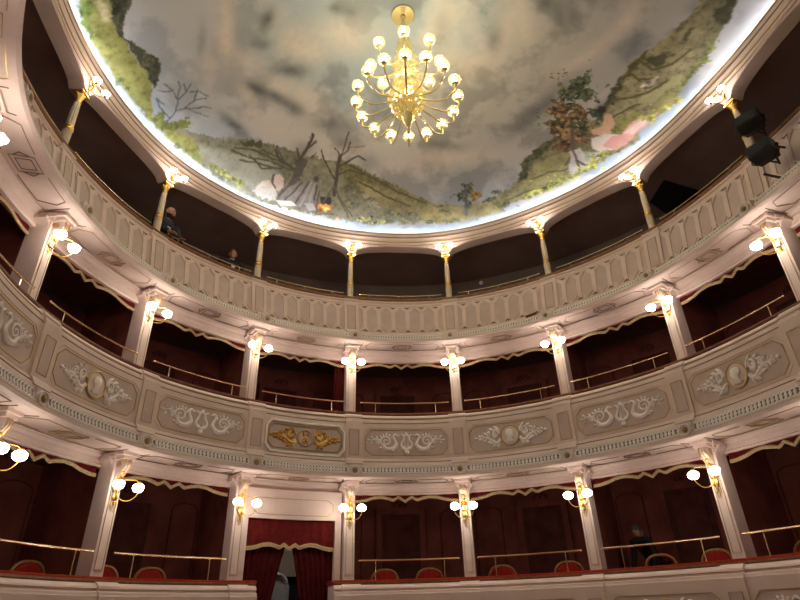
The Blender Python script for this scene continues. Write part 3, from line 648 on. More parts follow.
# ------------------------------------------------------------------ painted ceiling: shallow dome with its mural in a colour attribute
PAINT = [["b",[0.68,0.62,0.58],0.9375,0.5,[-2.672,6.609,0.138,-0.042,0.129,0.638]],["b",[0.68,0.62,0.58],0.625,0.5,[-2.778,7.435,0.137,-0.069,0.145,0.419]],["b",[0.68,0.62,0.58],0.625,0.5,[-2.17,7.051,0.318,0.171,-0.085,0.218]],["b",[0.68,0.62,0.58],0.6875,0.5,[-1.431,6.482,0.525,0.117,-0.064,0.392]],["b",[0.68,0.62,0.58],0.5625,0.5,[-0.8,5.916,0.511,-0.224,0.156,0.401]],["b",[0.68,0.62,0.58],0.625,0.5,[-1.12,7.47,0.646,0.23,-0.044,0.189]],["b",[0.68,0.62,0.58],0.5,0.5,[0.053,8.404,0.791,-0.313,0.071,0.184]],["b",[0.68,0.62,0.58],0.625,0.5,[2.133,7.77,1.048,-0.74,0.109,0.168]],["b",[0.68,0.62,0.58],0.625,0.5,[1.612,5.677,0.006,-0.497,0.2,0.031]],["b",[0.68,0.62,0.58],0.5625,0.5,[1.756,4.909,0.156,-0.047,0.274,0.581]],["b",[0.68,0.62,0.58],0.5625,0.5,[1.841,4.437,0.113,-0.096,0.414,0.412]],["b",[0.68,0.62,0.58],0.75,0.5,[3.206,4.522,0.153,-0.791,0.153,0.05]],["b",[0.68,0.62,0.58],0.625,0.5,[3.318,3.563,-0.033,-0.442,0.146,0.014]],["b",[0.68,0.62,0.58],0.375,0.5,[4.044,4.957,0.101,-0.517,0.12,0.044]],["b",[0.68,0.62,0.58],0.5,0.5,[-1.445,8.4,0.433,0.138,-0.029,0.151]],["b",[0.68,0.62,0.58],0.5625,0.5,[-2.0,7.757,0.116,-0.098,0.22,0.36]],["b",[0.14,0.155,0.17],0.96,0.5,[-2.083,6.221,0.112,0.005,-0.014,0.241]],["b",[0.14,0.155,0.17],0.72,0.5,[-2.055,6.663,0.128,-0.043,0.029,0.115]],["b",[0.14,0.155,0.17],0.84,0.5,[-1.456,7.004,0.288,-0.106,0.048,0.161]],["b",[0.14,0.155,0.17],0.8999999999999999,0.5,[-1.887,7.611,0.213,0.067,-0.026,0.122]],["b",[0.14,0.155,0.17],0.96,0.5,[-1.487,7.686,0.265,0.052,-0.012,0.131]],["b",[0.14,0.155,0.17],0.8999999999999999,0.5,[-1.172,7.815,0.231,0.065,-0.025,0.151]],["b",[0.14,0.155,0.17],0.72,0.5,[-0.358,7.892,0.378,-0.143,0.065,0.179]],["b",[0.14,0.155,0.17],0.84,0.5,[-2.175,8.456,0.299,0.17,-0.036,0.099]],["b",[0.14,0.155,0.17],0.72,0.5,[-1.035,5.538,0.153,-0.066,0.038,0.101]],["b",[0.14,0.155,0.17],0.6,0.5,[-0.779,5.503,0.123,-0.054,0.041,0.101]],["b",[0.14,0.155,0.17],0.6,0.5,[1.663,4.959,0.138,-0.043,0.116,0.25]],["b",[0.14,0.155,0.17],0.84,0.5,[2.094,4.01,0.17,-0.096,0.112,0.14]],["b",[0.14,0.155,0.17],0.6,0.5,[2.447,4.136,0.086,-0.049,0.141,0.173]],["b",[0.14,0.155,0.17],0.54,0.5,[3.262,5.744,0.204,-0.524,0.119,0.063]],["b",[0.14,0.155,0.17],0.54,0.5,[3.198,6.32,0.186,-0.439,0.124,0.071]],["b",[0.14,0.155,0.17],0.6,0.5,[2.082,7.456,0.301,-0.159,0.05,0.09]],["b",[0.14,0.155,0.17],0.54,0.5,[0.714,8.549,0.242,-0.1,0.098,0.232]],["b",[0.14,0.155,0.17],0.6,0.5,[-0.735,8.676,0.235,-0.079,0.059,0.182]],["b",[0.14,0.155,0.17],0.48,0.5,[0.109,8.255,0.234,-0.093,0.053,0.137]],["b",[0.14,0.155,0.17],0.6,0.5,[3.769,3.917,-0.033,-0.319,0.15,0.015]],["b",[0.14,0.155,0.17],0.36,0.5,[3.978,2.876,0.047,-0.151,0.085,0.028]],["b",[0.14,0.155,0.17],0.48,0.5,[2.637,3.984,0.083,-0.051,0.168,0.197]],["b",[0.14,0.155,0.17],0.36,0.5,[-3.034,6.909,0.091,-0.027,0.063,0.373]],["b",[0.14,0.155,0.17],0.36,0.5,[0.712,5.224,0.159,-0.076,0.174,0.308]],["p",[0.33,0.33,0.24],0.03,0.1,0.35,[[-3.438,8.582],[-3.075,8.718],[-2.701,8.804],[-2.288,8.806],[-1.766,8.702],[-0.931,8.734],[-0.317,8.742],[0.371,8.631],[1.132,8.735],[1.908,8.789],[2.497,8.827],[3.009,8.649],[3.153,9.051],[2.498,9.445],[1.619,9.828],[0.693,10.064],[-0.256,10.141],[-1.14,10.102],[-1.89,9.858],[-2.463,9.537],[-3.001,9.171]]],["p",[0.42,0.43,0.36],0.15,0.1,0.2,[[-2.846,9.008],[-2.071,9.083],[-1.256,9.075],[-0.954,9.372],[-1.22,9.813],[-1.691,9.819],[-2.274,9.504]]],["p",[0.25,0.24,0.12],0.06,0.08,0.4,[[0.141,8.633],[0.64,8.712],[1.256,8.737],[1.961,8.793],[2.605,8.832],[2.33,9.113],[1.74,9.24],[1.193,9.324],[0.619,9.131],[0.208,8.928]]],["p",[0.42,0.38,0.2],0.08,0.1,0.3,[[0.614,8.939],[1.34,8.923],[2.143,9.002],[2.46,9.109],[1.818,9.406],[1.107,9.357]]],["p",[0.14,0.15,0.09],0.03,0.08,0.3,[[-1.984,8.779],[-1.529,8.685],[-1.454,8.809],[-1.815,8.906]]],["l",[0.12,0.12,0.08],0.045,[[-1.998,8.971],[-1.608,8.924],[-1.268,9.029],[-0.825,9.078],[-0.509,9.371]]],["l",[0.12,0.12,0.08],0.045,[[-1.838,9.222],[-1.472,9.205],[-1.103,9.234]]],["l",[0.12,0.12,0.08],0.045,[[-1.474,8.89],[-1.072,8.977],[-0.748,9.184]]],["l",[0.12,0.12,0.08],0.045,[[-1.675,9.062],[-1.362,9.302],[-0.904,9.177]]],["p",[0.4,0.35,0.17],0.04,0.1,0.35,[[2.51,8.851],[3.054,8.588],[3.463,8.288],[3.752,7.898],[3.974,7.751],[4.039,8.137],[3.667,8.625],[3.112,9.075],[2.581,9.345],[2.311,9.181]]],["p",[0.3,0.285,0.16],0.03,0.1,0.35,[[3.697,8.147],[3.696,7.812],[3.862,7.583],[3.835,7.236],[3.665,6.878],[3.73,6.545],[3.807,6.21],[3.918,5.968],[4.304,5.254],[4.78,4.728],[5.204,5.175],[5.05,5.771],[4.894,6.247],[4.648,6.918],[4.293,7.596],[3.919,8.159]]],["p",[0.12,0.13,0.08],0.04,0.1,0.4,[[3.867,7.397],[3.7,7.002],[3.73,6.545],[3.822,6.229],[3.945,6.003],[3.95,6.4],[3.849,6.815],[4.001,7.25]]],["p",[0.44,0.42,0.2],0.06,0.1,0.3,[[3.944,6.841],[4.178,6.303],[4.624,5.92],[4.897,5.946],[4.68,6.621],[4.347,7.222],[4.036,7.529]]],["p",[0.37,0.34,0.2],0.03,0.07,0.45,[[4.219,5.155],[4.13,4.842],[4.0,4.398],[3.931,4.085],[3.994,3.764],[4.023,3.451],[4.094,3.038],[3.98,2.639],[4.396,2.348],[4.55,2.646],[4.759,3.131],[4.948,3.758],[5.03,4.203],[5.051,4.593],[5.069,5.374],[4.87,5.737]]],["p",[0.13,0.13,0.07],0.04,0.12,0.4,[[4.204,5.057],[4.075,4.677],[4.001,4.349],[3.957,4.066],[4.033,3.736],[4.089,3.881],[4.093,4.161],[4.183,4.544],[4.304,4.878]]],["p",[0.12,0.12,0.07],0.05,0.12,0.3,[[4.076,3.89],[4.239,3.635],[4.391,3.613],[4.378,3.857],[4.252,3.999]]],["p",[0.13,0.13,0.07],0.04,0.1,0.3,[[4.248,3.314],[4.243,3.057],[4.318,3.046],[4.35,3.328]]],["p",[0.12,0.12,0.07],0.04,0.1,0.3,[[4.306,2.686],[4.305,2.41],[4.396,2.348],[4.568,2.695],[4.507,2.822]]],["p",[0.42,0.39,0.15],0.04,0.15,0.4,[[4.87,4.822],[4.867,4.338],[4.88,4.014],[4.908,3.89],[5.025,4.154],[5.035,4.578],[4.962,4.918]]],["p",[0.45,0.43,0.22],0.06,0.1,0.2,[[4.551,4.587],[4.627,4.215],[4.712,3.748],[4.876,3.816],[4.807,4.279],[4.749,4.697]]],["p",[0.36,0.37,0.12],0.03,0.07,0.35,[[-4.778,6.571],[-4.351,6.475],[-4.248,6.85],[-4.043,7.339],[-3.703,7.747],[-3.614,8.232],[-3.552,8.598],[-3.201,8.804],[-2.748,8.948],[-2.477,9.47],[-2.897,9.245],[-3.244,8.985],[-3.596,8.646],[-3.962,8.226],[-4.268,7.789],[-4.516,7.39],[-4.665,7.02]]],["p",[0.22,0.32,0.07],0.04,0.2,0.5,[[-4.802,6.574],[-4.604,6.532],[-4.592,6.889],[-4.5,7.179],[-4.573,7.329],[-4.691,7.026]]],["p",[0.75,0.68,0.42],0.1,0.1,0.2,[[-4.525,6.61],[-4.421,6.62],[-4.326,6.9],[-4.408,6.885]]],["p",[0.1,0.11,0.07],0.02,0.07,0.5,[[-4.376,6.478],[-4.037,6.395],[-4.17,6.797],[-4.144,7.141],[-3.935,7.242],[-3.635,7.403],[-3.571,7.543],[-3.569,7.819],[-3.627,7.991],[-3.748,7.754],[-3.878,7.532],[-4.079,7.256],[-4.234,7.055],[-4.333,6.785]]],["p",[0.2,0.24,0.06],0.03,0.15,0.5,[[-3.569,8.601],[-3.466,8.374],[-3.372,8.572],[-3.193,8.627],[-2.97,8.498],[-2.914,8.62],[-3.126,8.835],[-3.404,8.833]]],["b",[0.15,0.2,0.08],0.8,1,[-4.111,7.918,0.044,-0.01,0.005,0.055]],["b",[0.15,0.2,0.08],0.8,1,[-4.009,8.056,0.045,-0.006,0.006,0.057]],["b",[0.15,0.2,0.08],0.8,1,[-4.163,8.001,0.044,-0.006,0.004,0.06]],["b",[0.15,0.2,0.08],0.8,1,[-3.918,8.201,0.046,-0.006,0.006,0.059]],["b",[0.15,0.2,0.08],0.8,1,[-2.904,9.201,0.053,-0.011,0.011,0.063]],["b",[0.15,0.2,0.08],0.8,1,[-2.692,9.346,0.055,-0.011,0.013,0.065]],["b",[0.15,0.2,0.08],0.8,1,[-3.043,9.131,0.053,-0.006,0.011,0.067]],["l",[0.1,0.1,0.09],0.022,[[-3.376,8.787],[-3.273,8.555],[-3.198,8.37],[-3.038,8.296],[-2.837,8.255]]],["l",[0.1,0.1,0.09],0.022,[[-3.198,8.37],[-3.196,8.155],[-3.323,7.973],[-3.466,7.88]]],["l",[0.1,0.1,0.09],0.022,[[-3.196,8.155],[-3.091,7.968],[-3.02,7.784]]],["l",[0.1,0.1,0.09],0.022,[[-3.072,8.303],[-2.933,8.103],[-2.739,8.017]]],["l",[0.1,0.1,0.09],0.022,[[-3.038,8.296],[-2.78,8.372],[-2.634,8.387]]],["l",[0.1,0.1,0.09],0.022,[[-3.323,7.973],[-3.413,8.034],[-3.544,8.016]]],["l",[0.1,0.1,0.09],0.022,[[-3.026,7.953],[-2.862,7.915],[-2.714,7.966]]],["l",[0.1,0.1,0.09],0.022,[[-3.203,8.116],[-3.201,7.906],[-3.251,7.795]]],["l",[0.1,0.1,0.09],0.022,[[-2.933,8.103],[-2.902,7.884]]],["l",[0.1,0.1,0.09],0.022,[[-3.273,8.555],[-3.466,8.374],[-3.54,8.179]]],["l",[0.1,0.1,0.09],0.022,[[-3.412,8.282],[-3.519,8.219]]],["l",[0.1,0.1,0.09],0.022,[[-3.091,7.968],[-3.149,7.815]]],["l",[0.1,0.1,0.09],0.022,[[-2.837,8.255],[-2.742,8.19],[-2.615,8.204]]],["p",[0.14,0.13,0.12],0.02,0.03,0.2,[[-0.888,9.89],[-0.726,9.537],[-0.693,9.218],[-0.741,8.93],[-0.616,8.84],[-0.501,8.854],[-0.509,9.165],[-0.534,9.434],[-0.58,9.859]]],["l",[0.11,0.1,0.09],0.07,[[-0.681,8.912],[-0.618,8.637],[-0.592,8.325],[-0.603,8.23]]],["l",[0.11,0.1,0.09],0.04,[[-0.618,8.637],[-0.484,8.39]]],["l",[0.11,0.1,0.09],0.045,[[-0.646,8.949],[-0.809,8.646]]],["l",[0.11,0.1,0.09],0.03,[[-0.477,8.796],[-0.397,8.642]]],["l",[0.11,0.1,0.09],0.02,[[-0.577,8.371],[-0.684,8.306]]],["l",[0.11,0.1,0.09],0.09,[[0.332,9.505],[0.238,9.13],[0.154,8.788],[0.107,8.544]]],["l",[0.11,0.1,0.09],0.04,[[0.107,8.544],[0.212,8.346],[0.18,8.15]]],["l",[0.11,0.1,0.09],0.03,[[0.107,8.544],[-0.062,8.397]]],["l",[0.11,0.1,0.09],0.05,[[0.172,8.835],[0.343,8.561],[0.466,8.404],[0.665,8.434]]],["l",[0.11,0.1,0.09],0.04,[[0.217,9.139],[-0.181,8.746],[-0.322,8.538]]],["l",[0.11,0.1,0.09],0.04,[[0.202,9.038],[0.395,8.808],[0.721,8.792]]],["l",[0.11,0.1,0.09],0.03,[[-0.999,9.005],[-1.211,8.717]]],["l",[0.11,0.1,0.09],0.05,[[-0.666,9.162],[-1.058,9.022],[-1.204,8.812]]],["l",[0.11,0.1,0.09],0.03,[[0.124,8.588],[0.084,8.135],[0.072,7.934]]],["l",[0.11,0.1,0.09],0.02,[[0.194,8.299],[0.529,8.114]]],["l",[0.11,0.1,0.09],0.03,[[-0.637,8.845],[-0.57,8.519],[-0.5,8.344]]],["p",[0.3,0.285,0.27],0.02,0.02,0.25,[[-0.339,9.268],[-0.267,9.145],[-0.157,9.134],[-0.086,9.267],[-0.014,9.537],[0.037,9.813],[-0.004,10.039],[-0.331,10.054],[-0.669,10.015],[-0.819,9.897],[-0.697,9.633],[-0.5,9.398]]],["l",[0.44,0.42,0.4],0.05,[[-0.244,9.344],[-0.272,9.67],[-0.304,9.996]]],["l",[0.44,0.42,0.4],0.05,[[-0.166,9.371],[-0.15,9.686],[-0.137,10.0]]],["l",[0.13,0.12,0.12],0.05,[[-0.431,9.403],[-0.562,9.699],[-0.691,9.943]]],["l",[0.13,0.12,0.12],0.05,[[-0.307,9.362],[-0.384,9.753],[-0.44,10.007]]],["l",[0.13,0.12,0.12],0.05,[[-0.107,9.407],[-0.052,9.763]]],["b",[0.12,0.1,0.09],1.6,0,[-0.186,9.245,0.05,-0.013,0.024,0.07]],["p",[0.72,0.6,0.55],0.02,0.02,0.1,[[-1.07,9.424],[-0.982,9.35],[-0.852,9.42],[-0.808,9.636],[-0.862,9.755],[-1.0,9.739],[-1.089,9.584]]],["p",[0.74,0.68,0.64],0.02,0.05,0.2,[[-1.356,9.796],[-1.279,9.604],[-1.123,9.539],[-0.987,9.707],[-0.868,9.881],[-1.035,10.0],[-1.358,9.948]]],["l",[0.12,0.1,0.08],0.05,[[-1.076,9.402],[-1.069,9.575],[-0.966,9.703]]],["p",[0.7,0.68,0.66],0.03,0.06,0.2,[[-1.424,9.863],[-1.259,9.676],[-0.938,9.796],[-0.86,9.986],[-1.167,10.006]]],["p",[0.85,0.84,0.8],0.01,0.01,0.1,[[-0.86,9.986],[-0.514,9.923],[-0.368,10.014],[-0.74,10.081]]],["p",[0.55,0.57,0.58],0.01,0.02,0.1,[[-0.242,9.9],[-0.049,9.841],[0.075,9.991],[-0.068,10.062]]],["p",[0.06,0.06,0.06],0.01,0.01,0.1,[[0.05,9.65],[0.284,9.571],[0.361,9.711],[0.279,9.817],[0.131,9.81]]],["b",[0.95,0.3,0.08],1.3,1.0,[0.231,9.885,0.153,-0.046,0.041,0.113]],["b",[1.0,0.62,0.22],1.0,1.0,[0.272,9.931,0.087,-0.028,0.021,0.058]],["l",[0.16,0.14,0.1],0.04,[[-0.014,9.537],[0.092,10.036]]],["l",[0.16,0.14,0.1],0.04,[[0.25,9.288],[0.666,9.741],[0.873,9.946]]],["l",[0.16,0.14,0.1],0.04,[[0.25,9.288],[0.154,9.805]]],["l",[0.16,0.14,0.1],0.04,[[0.425,9.497],[0.918,9.871]]],["l",[0.16,0.14,0.1],0.04,[[0.11,10.087],[0.504,9.962]]],["l",[0.5,0.45,0.38],0.035,[[0.992,9.262],[1.363,9.368]]],["l",[0.5,0.45,0.38],0.035,[[0.908,9.239],[1.2,9.459]]],["l",[0.5,0.45,0.38],0.035,[[1.056,9.239],[1.063,9.371],[1.449,9.446]]],["b",[0.2,0.21,0.12],0.8,1,[0.855,9.23,0.107,-0.038,0.031,0.074]],["b",[0.2,0.21,0.12],0.8,1,[1.149,9.338,0.107,-0.042,0.031,0.072]],["b",[0.2,0.21,0.12],0.8,1,[0.769,9.624,0.107,-0.042,0.028,0.069]],["b",[0.2,0.21,0.12],0.8,1,[1.601,9.497,0.107,-0.047,0.032,0.071]],["b",[0.2,0.21,0.12],0.8,1,[1.839,9.452,0.108,-0.049,0.033,0.07]],["b",[0.2,0.21,0.12],0.8,1,[2.126,9.502,0.106,-0.053,0.032,0.068]],["b",[0.2,0.21,0.12],0.8,1,[1.266,9.911,0.111,-0.043,0.031,0.074]],["b",[0.2,0.21,0.12],0.8,1,[1.555,9.8,0.109,-0.048,0.03,0.069]],["b",[0.2,0.21,0.12],0.8,1,[1.379,9.755,0.111,-0.043,0.032,0.072]],["b",[0.38,0.42,0.12],0.9,1,[-2.121,9.567,0.117,0.048,-0.015,0.065]],["b",[0.38,0.42,0.12],0.9,1,[-1.894,9.667,0.119,0.045,-0.015,0.067]],["b",[0.38,0.42,0.12],0.9,1,[-1.714,9.725,0.122,0.05,-0.015,0.067]],["b",[0.38,0.42,0.12],0.9,1,[-2.303,9.461,0.113,0.047,-0.016,0.064]],["b",[0.45,0.45,0.18],0.8,1,[1.336,9.774,0.132,-0.053,0.02,0.047]],["b",[0.45,0.45,0.18],0.8,1,[1.169,9.862,0.133,-0.048,0.021,0.052]],["b",[0.45,0.45,0.18],0.8,1,[1.632,9.741,0.131,-0.058,0.021,0.047]],["l",[0.13,0.12,0.07],0.05,[[-2.044,9.031],[-1.657,9.131],[-1.294,9.087],[-0.788,9.197]]],["l",[0.13,0.12,0.07],0.05,[[0.39,8.676],[0.965,8.8],[1.657,8.902],[2.351,8.898]]],["l",[0.13,0.12,0.07],0.05,[[0.757,8.994],[1.428,9.116],[2.071,9.121]]],["l",[0.14,0.13,0.06],0.05,[[4.039,4.246],[4.315,4.247],[4.483,4.072]]],["l",[0.14,0.13,0.06],0.05,[[4.218,4.835],[4.439,4.617],[4.618,4.322],[4.677,3.973]]],["l",[0.14,0.13,0.06],0.05,[[4.037,3.963],[4.331,3.988],[4.501,3.717],[4.529,3.373]]],["l",[0.14,0.13,0.06],0.05,[[4.48,5.126],[4.56,4.846],[4.662,4.605]]],["b",[0.52,0.47,0.36],1.0,1.0,[4.476,4.178,0.024,-0.094,0.057,0.023]],["b",[0.52,0.47,0.36],1.0,1.0,[4.465,4.284,0.022,-0.078,0.057,0.023]],["b",[0.52,0.47,0.36],1.0,1.0,[4.497,4.085,0.015,-0.062,0.036,0.014]],["l",[0.14,0.13,0.07],0.04,[[4.069,7.199],[4.266,6.825],[4.537,6.571],[4.682,6.173]]],["l",[0.14,0.13,0.07],0.04,[[3.929,7.966],[4.154,7.509],[4.45,7.182]]],["b",[0.1,0.12,0.09],1.3,1.2,[2.925,8.092,0.119,-0.063,0.065,0.112]],["b",[0.1,0.12,0.09],1.3,1.2,[2.984,8.329,0.139,-0.078,0.091,0.158]],["b",[0.1,0.12,0.09],1.3,1.2,[3.136,8.184,0.096,-0.059,0.079,0.133]],["b",[0.1,0.12,0.09],1.3,1.2,[3.242,8.454,0.08,-0.047,0.08,0.135]],["b",[0.28,0.18,0.07],1.2,1.1,[3.311,8.168,0.135,-0.081,0.081,0.134]],["l",[0.1,0.1,0.09],0.06,[[3.348,8.727],[3.017,8.16]]],["b",[0.2,0.22,0.18],0.8,0.5,[3.349,8.636,0.099,-0.061,0.065,0.111]],["b",[0.13,0.14,0.08],0.9,1.2,[3.601,7.87,0.097,-0.092,0.034,0.039]],["b",[0.13,0.14,0.08],0.9,1.2,[3.602,8.081,0.1,-0.091,0.034,0.04]],["b",[0.13,0.14,0.08],0.9,1.2,[2.701,8.813,0.107,-0.09,0.033,0.043]],["b",[0.13,0.14,0.08],0.9,1.2,[2.855,8.852,0.108,-0.091,0.031,0.039]],["b",[0.13,0.14,0.08],0.9,1.2,[2.163,9.307,0.115,-0.083,0.032,0.046]],["b",[0.13,0.14,0.08],0.9,1.2,[2.688,9.292,0.115,-0.084,0.034,0.046]],["b",[0.13,0.14,0.08],0.9,1.2,[3.188,8.968,0.108,-0.092,0.035,0.045]],["b",[0.13,0.14,0.08],0.9,1.2,[3.969,8.029,0.096,-0.095,0.036,0.04]],["b",[0.12,0.15,0.1],1.4,1.3,[3.497,4.945,0.177,-0.118,0.123,0.148]],["b",[0.12,0.15,0.1],1.4,1.3,[3.557,5.159,0.181,-0.121,0.127,0.153]],["b",[0.12,0.15,0.1],1.4,1.3,[3.547,4.787,0.102,-0.068,0.08,0.094]],["b",[0.12,0.15,0.1],1.4,1.3,[3.711,5.006,0.133,-0.09,0.125,0.148]],["b",[0.19,0.115,0.07],1.4,1.3,[3.638,5.552,0.205,-0.133,0.141,0.177]],["b",[0.19,0.115,0.07],1.4,1.3,[3.911,5.531,0.216,-0.147,0.174,0.213]],["b",[0.19,0.115,0.07],1.4,1.3,[3.989,5.809,0.248,-0.176,0.174,0.218]],["b",[0.19,0.115,0.07],1.4,1.3,[4.25,5.766,0.183,-0.134,0.173,0.214]],["b",[0.19,0.115,0.07],1.4,1.3,[3.758,5.826,0.126,-0.087,0.141,0.181]],["b",[0.19,0.115,0.07],1.4,1.3,[4.156,6.114,0.16,-0.113,0.118,0.15]],["b",[0.1,0.11,0.06],1.0,1.5,[3.72,5.715,0.141,-0.096,0.127,0.162]],["b",[0.1,0.11,0.06],1.0,1.5,[3.984,5.591,0.124,-0.085,0.116,0.142]],["b",[0.1,0.11,0.06],1.0,1.5,[3.709,5.401,0.123,-0.083,0.098,0.121]],["b",[0.1,0.11,0.06],1.0,1.5,[4.18,5.621,0.09,-0.066,0.116,0.141]],["b",[0.32,0.2,0.12],0.9,1.6,[3.73,5.546,0.108,-0.074,0.085,0.106]],["b",[0.32,0.2,0.12],0.9,1.6,[4.108,5.835,0.126,-0.087,0.089,0.11]],["l",[0.15,0.12,0.1],0.09,[[4.051,5.764],[4.359,6.116],[4.658,6.334]]],["l",[0.15,0.12,0.1],0.05,[[4.359,6.116],[4.466,6.478]]],["l",[0.15,0.12,0.1],0.05,[[4.346,6.068],[4.799,6.319]]],["p",[0.66,0.64,0.62],0.03,0.06,0.2,[[4.321,6.197],[4.44,5.999],[4.772,6.099],[4.795,6.441],[4.646,6.611]]],["l",[0.15,0.12,0.1],0.06,[[4.314,6.092],[4.567,6.252],[4.751,6.417]]],["l",[0.15,0.12,0.1],0.06,[[4.567,6.252],[4.799,6.256]]],["b",[0.07,0.09,0.06],1.5,0.9,[4.201,5.191,0.12,-0.083,0.104,0.119]],["p",[0.66,0.42,0.28],0.02,0.03,0.1,[[4.263,5.124],[4.405,5.069],[4.613,5.193],[4.688,5.359],[4.63,5.516],[4.436,5.605],[4.331,5.569],[4.452,5.368],[4.393,5.245]]],["b",[0.05,0.04,0.03],1.5,0.3,[4.219,5.101,0.072,-0.053,0.059,0.067]],["p",[0.3,0.28,0.1],0.03,0.15,0.4,[[4.628,5.292],[4.621,5.017],[4.78,4.728],[4.915,4.623],[4.851,5.005],[4.919,5.29],[4.732,5.381]]],["p",[0.74,0.66,0.6],0.02,0.04,0.1,[[4.477,5.684],[4.615,5.443],[4.805,5.326],[4.982,5.414],[5.001,5.602],[4.809,5.841],[4.626,5.861]]],["p",[0.7,0.38,0.34],0.02,0.03,0.12,[[4.749,5.712],[4.746,5.425],[4.861,5.28],[4.819,4.972],[4.924,4.754],[5.015,4.511],[5.066,4.777],[5.056,5.069],[5.072,5.403],[5.018,5.62]]],["p",[0.8,0.62,0.56],0.03,0.03,0.1,[[4.89,5.258],[4.88,4.984],[4.99,4.699],[5.028,4.863],[5.003,5.168]]],["p",[0.45,0.52,0.42],0.03,0.08,0.2,[[4.576,6.014],[4.809,5.841],[4.927,5.746],[4.928,5.982],[4.831,6.233]]],["b",[0.38,0.36,0.1],1.0,1.4,[4.88,6.168,0.022,-0.1,0.075,0.028]],["b",[0.38,0.36,0.1],1.0,1.4,[4.893,6.013,0.022,-0.098,0.074,0.028]],["b",[0.38,0.36,0.1],1.0,1.4,[4.908,5.863,0.017,-0.099,0.072,0.026]],["b",[0.38,0.36,0.1],1.0,1.4,[5.018,4.641,0.012,-0.086,0.069,0.022]],["b",[0.38,0.36,0.1],1.0,1.4,[5.029,4.519,0.012,-0.085,0.069,0.022]],["b",[0.38,0.36,0.1],1.0,1.4,[5.041,4.401,0.012,-0.084,0.072,0.023]],["b",[0.38,0.36,0.1],1.0,1.4,[5.055,4.286,0.011,-0.083,0.067,0.02]],["b",[0.38,0.36,0.1],1.0,1.4,[5.069,4.173,0.007,-0.083,0.067,0.02]],["b",[0.4,0.42,0.12],0.8,1.3,[4.302,7.531,0.049,-0.101,0.061,0.04]],["b",[0.4,0.42,0.12],0.8,1.3,[4.351,7.422,0.052,-0.097,0.065,0.042]],["b",[0.4,0.42,0.12],0.8,1.3,[4.404,7.317,0.047,-0.099,0.06,0.039]],["b",[0.4,0.42,0.12],0.8,1.3,[4.452,7.21,0.047,-0.098,0.064,0.042]],["b",[0.4,0.42,0.12],0.8,1.3,[4.5,7.104,0.047,-0.097,0.063,0.041]],["b",[0.4,0.42,0.12],0.8,1.3,[4.547,7.0,0.046,-0.097,0.063,0.039]],["b",[0.4,0.42,0.12],0.8,1.3,[4.594,6.896,0.046,-0.096,0.063,0.039]],["b",[0.4,0.42,0.12],0.8,1.3,[4.64,6.793,0.046,-0.095,0.063,0.038]],["b",[0.4,0.42,0.12],0.8,1.3,[4.686,6.691,0.042,-0.097,0.063,0.038]],["b",[0.4,0.42,0.12],0.8,1.3,[4.728,6.587,0.045,-0.093,0.062,0.037]],["b",[0.4,0.42,0.12],0.8,1.3,[4.773,6.488,0.04,-0.095,0.062,0.036]],["b",[0.4,0.42,0.12],0.8,1.3,[4.814,6.386,0.04,-0.094,0.062,0.036]],["b",[0.4,0.42,0.12],0.8,1.3,[4.854,6.285,0.04,-0.093,0.062,0.035]],["b",[0.4,0.42,0.12],0.8,1.3,[4.894,6.185,0.039,-0.092,0.061,0.035]],["b",[0.2,0.22,0.07],0.9,1.4,[4.908,3.89,-0.013,-0.067,0.055,0.003]],["b",[0.2,0.22,0.07],0.9,1.4,[4.89,3.803,-0.009,-0.065,0.058,0.004]],["b",[0.2,0.22,0.07],0.9,1.4,[4.877,3.719,-0.013,-0.065,0.053,0.002]],["b",[0.2,0.22,0.07],0.9,1.4,[4.859,3.634,-0.013,-0.064,0.053,0.002]],["b",[0.2,0.22,0.07],0.9,1.4,[4.842,3.551,-0.012,-0.064,0.057,0.004]],["b",[0.2,0.22,0.07],0.9,1.4,[4.825,3.469,-0.012,-0.063,0.056,0.003]],["b",[0.2,0.22,0.07],0.9,1.4,[4.809,3.387,-0.012,-0.061,0.055,0.004]],["b",[0.2,0.22,0.07],0.9,1.4,[4.792,3.308,-0.012,-0.061,0.055,0.003]],["b",[0.2,0.22,0.07],0.9,1.4,[4.776,3.229,-0.012,-0.06,0.055,0.003]],["b",[0.2,0.22,0.07],0.9,1.4,[4.76,3.151,-0.011,-0.059,0.054,0.003]]]
CX, CY = 0., 5.25; EO, ZE, RISE, PW = -.80, 7.92, 1.04, 2.3
ed = SP + EO*NN; ed = np.vstack([ed, [[ed[-1][0]-.15, -2.6], [ed[0][0]+.15, -2.6]]])
D = []
for i in range(len(ed)):
    a = ed[i]; c = ed[(i+1) % len(ed)]; n = max(2, int(np.hypot(*(c-a))/.05))
    for t in np.arange(n)/n: D.append(a + (c-a)*t)
D = np.array(D); an = np.arctan2(D[:, 1]-CY, D[:, 0]-CX); rr = np.hypot(D[:, 0]-CX, D[:, 1]-CY); oo = np.argsort(an); an = an[oo]; rr = rr[oo]
NT, NR = 1500, 250
th = np.linspace(-math.pi, math.pi, NT, endpoint=False); Rr = np.interp(th, an, rr, period=2*math.pi)
ss = (np.arange(NR)/NR)                       # 0 at the edge, 1 at the centre
TH, SS = np.meshgrid(th, ss, indexing='ij'); RR = Rr[:, None]*(1-SS)
X = (CX + RR*np.cos(TH)).ravel(); Y = (CY + RR*np.sin(TH)).ravel(); Zz = (H + ZE + RISE*(1-(1-SS)**PW)).ravel()
X = np.append(X, CX); Y = np.append(Y, CY); Zz = np.append(Zz, H+ZE+RISE)
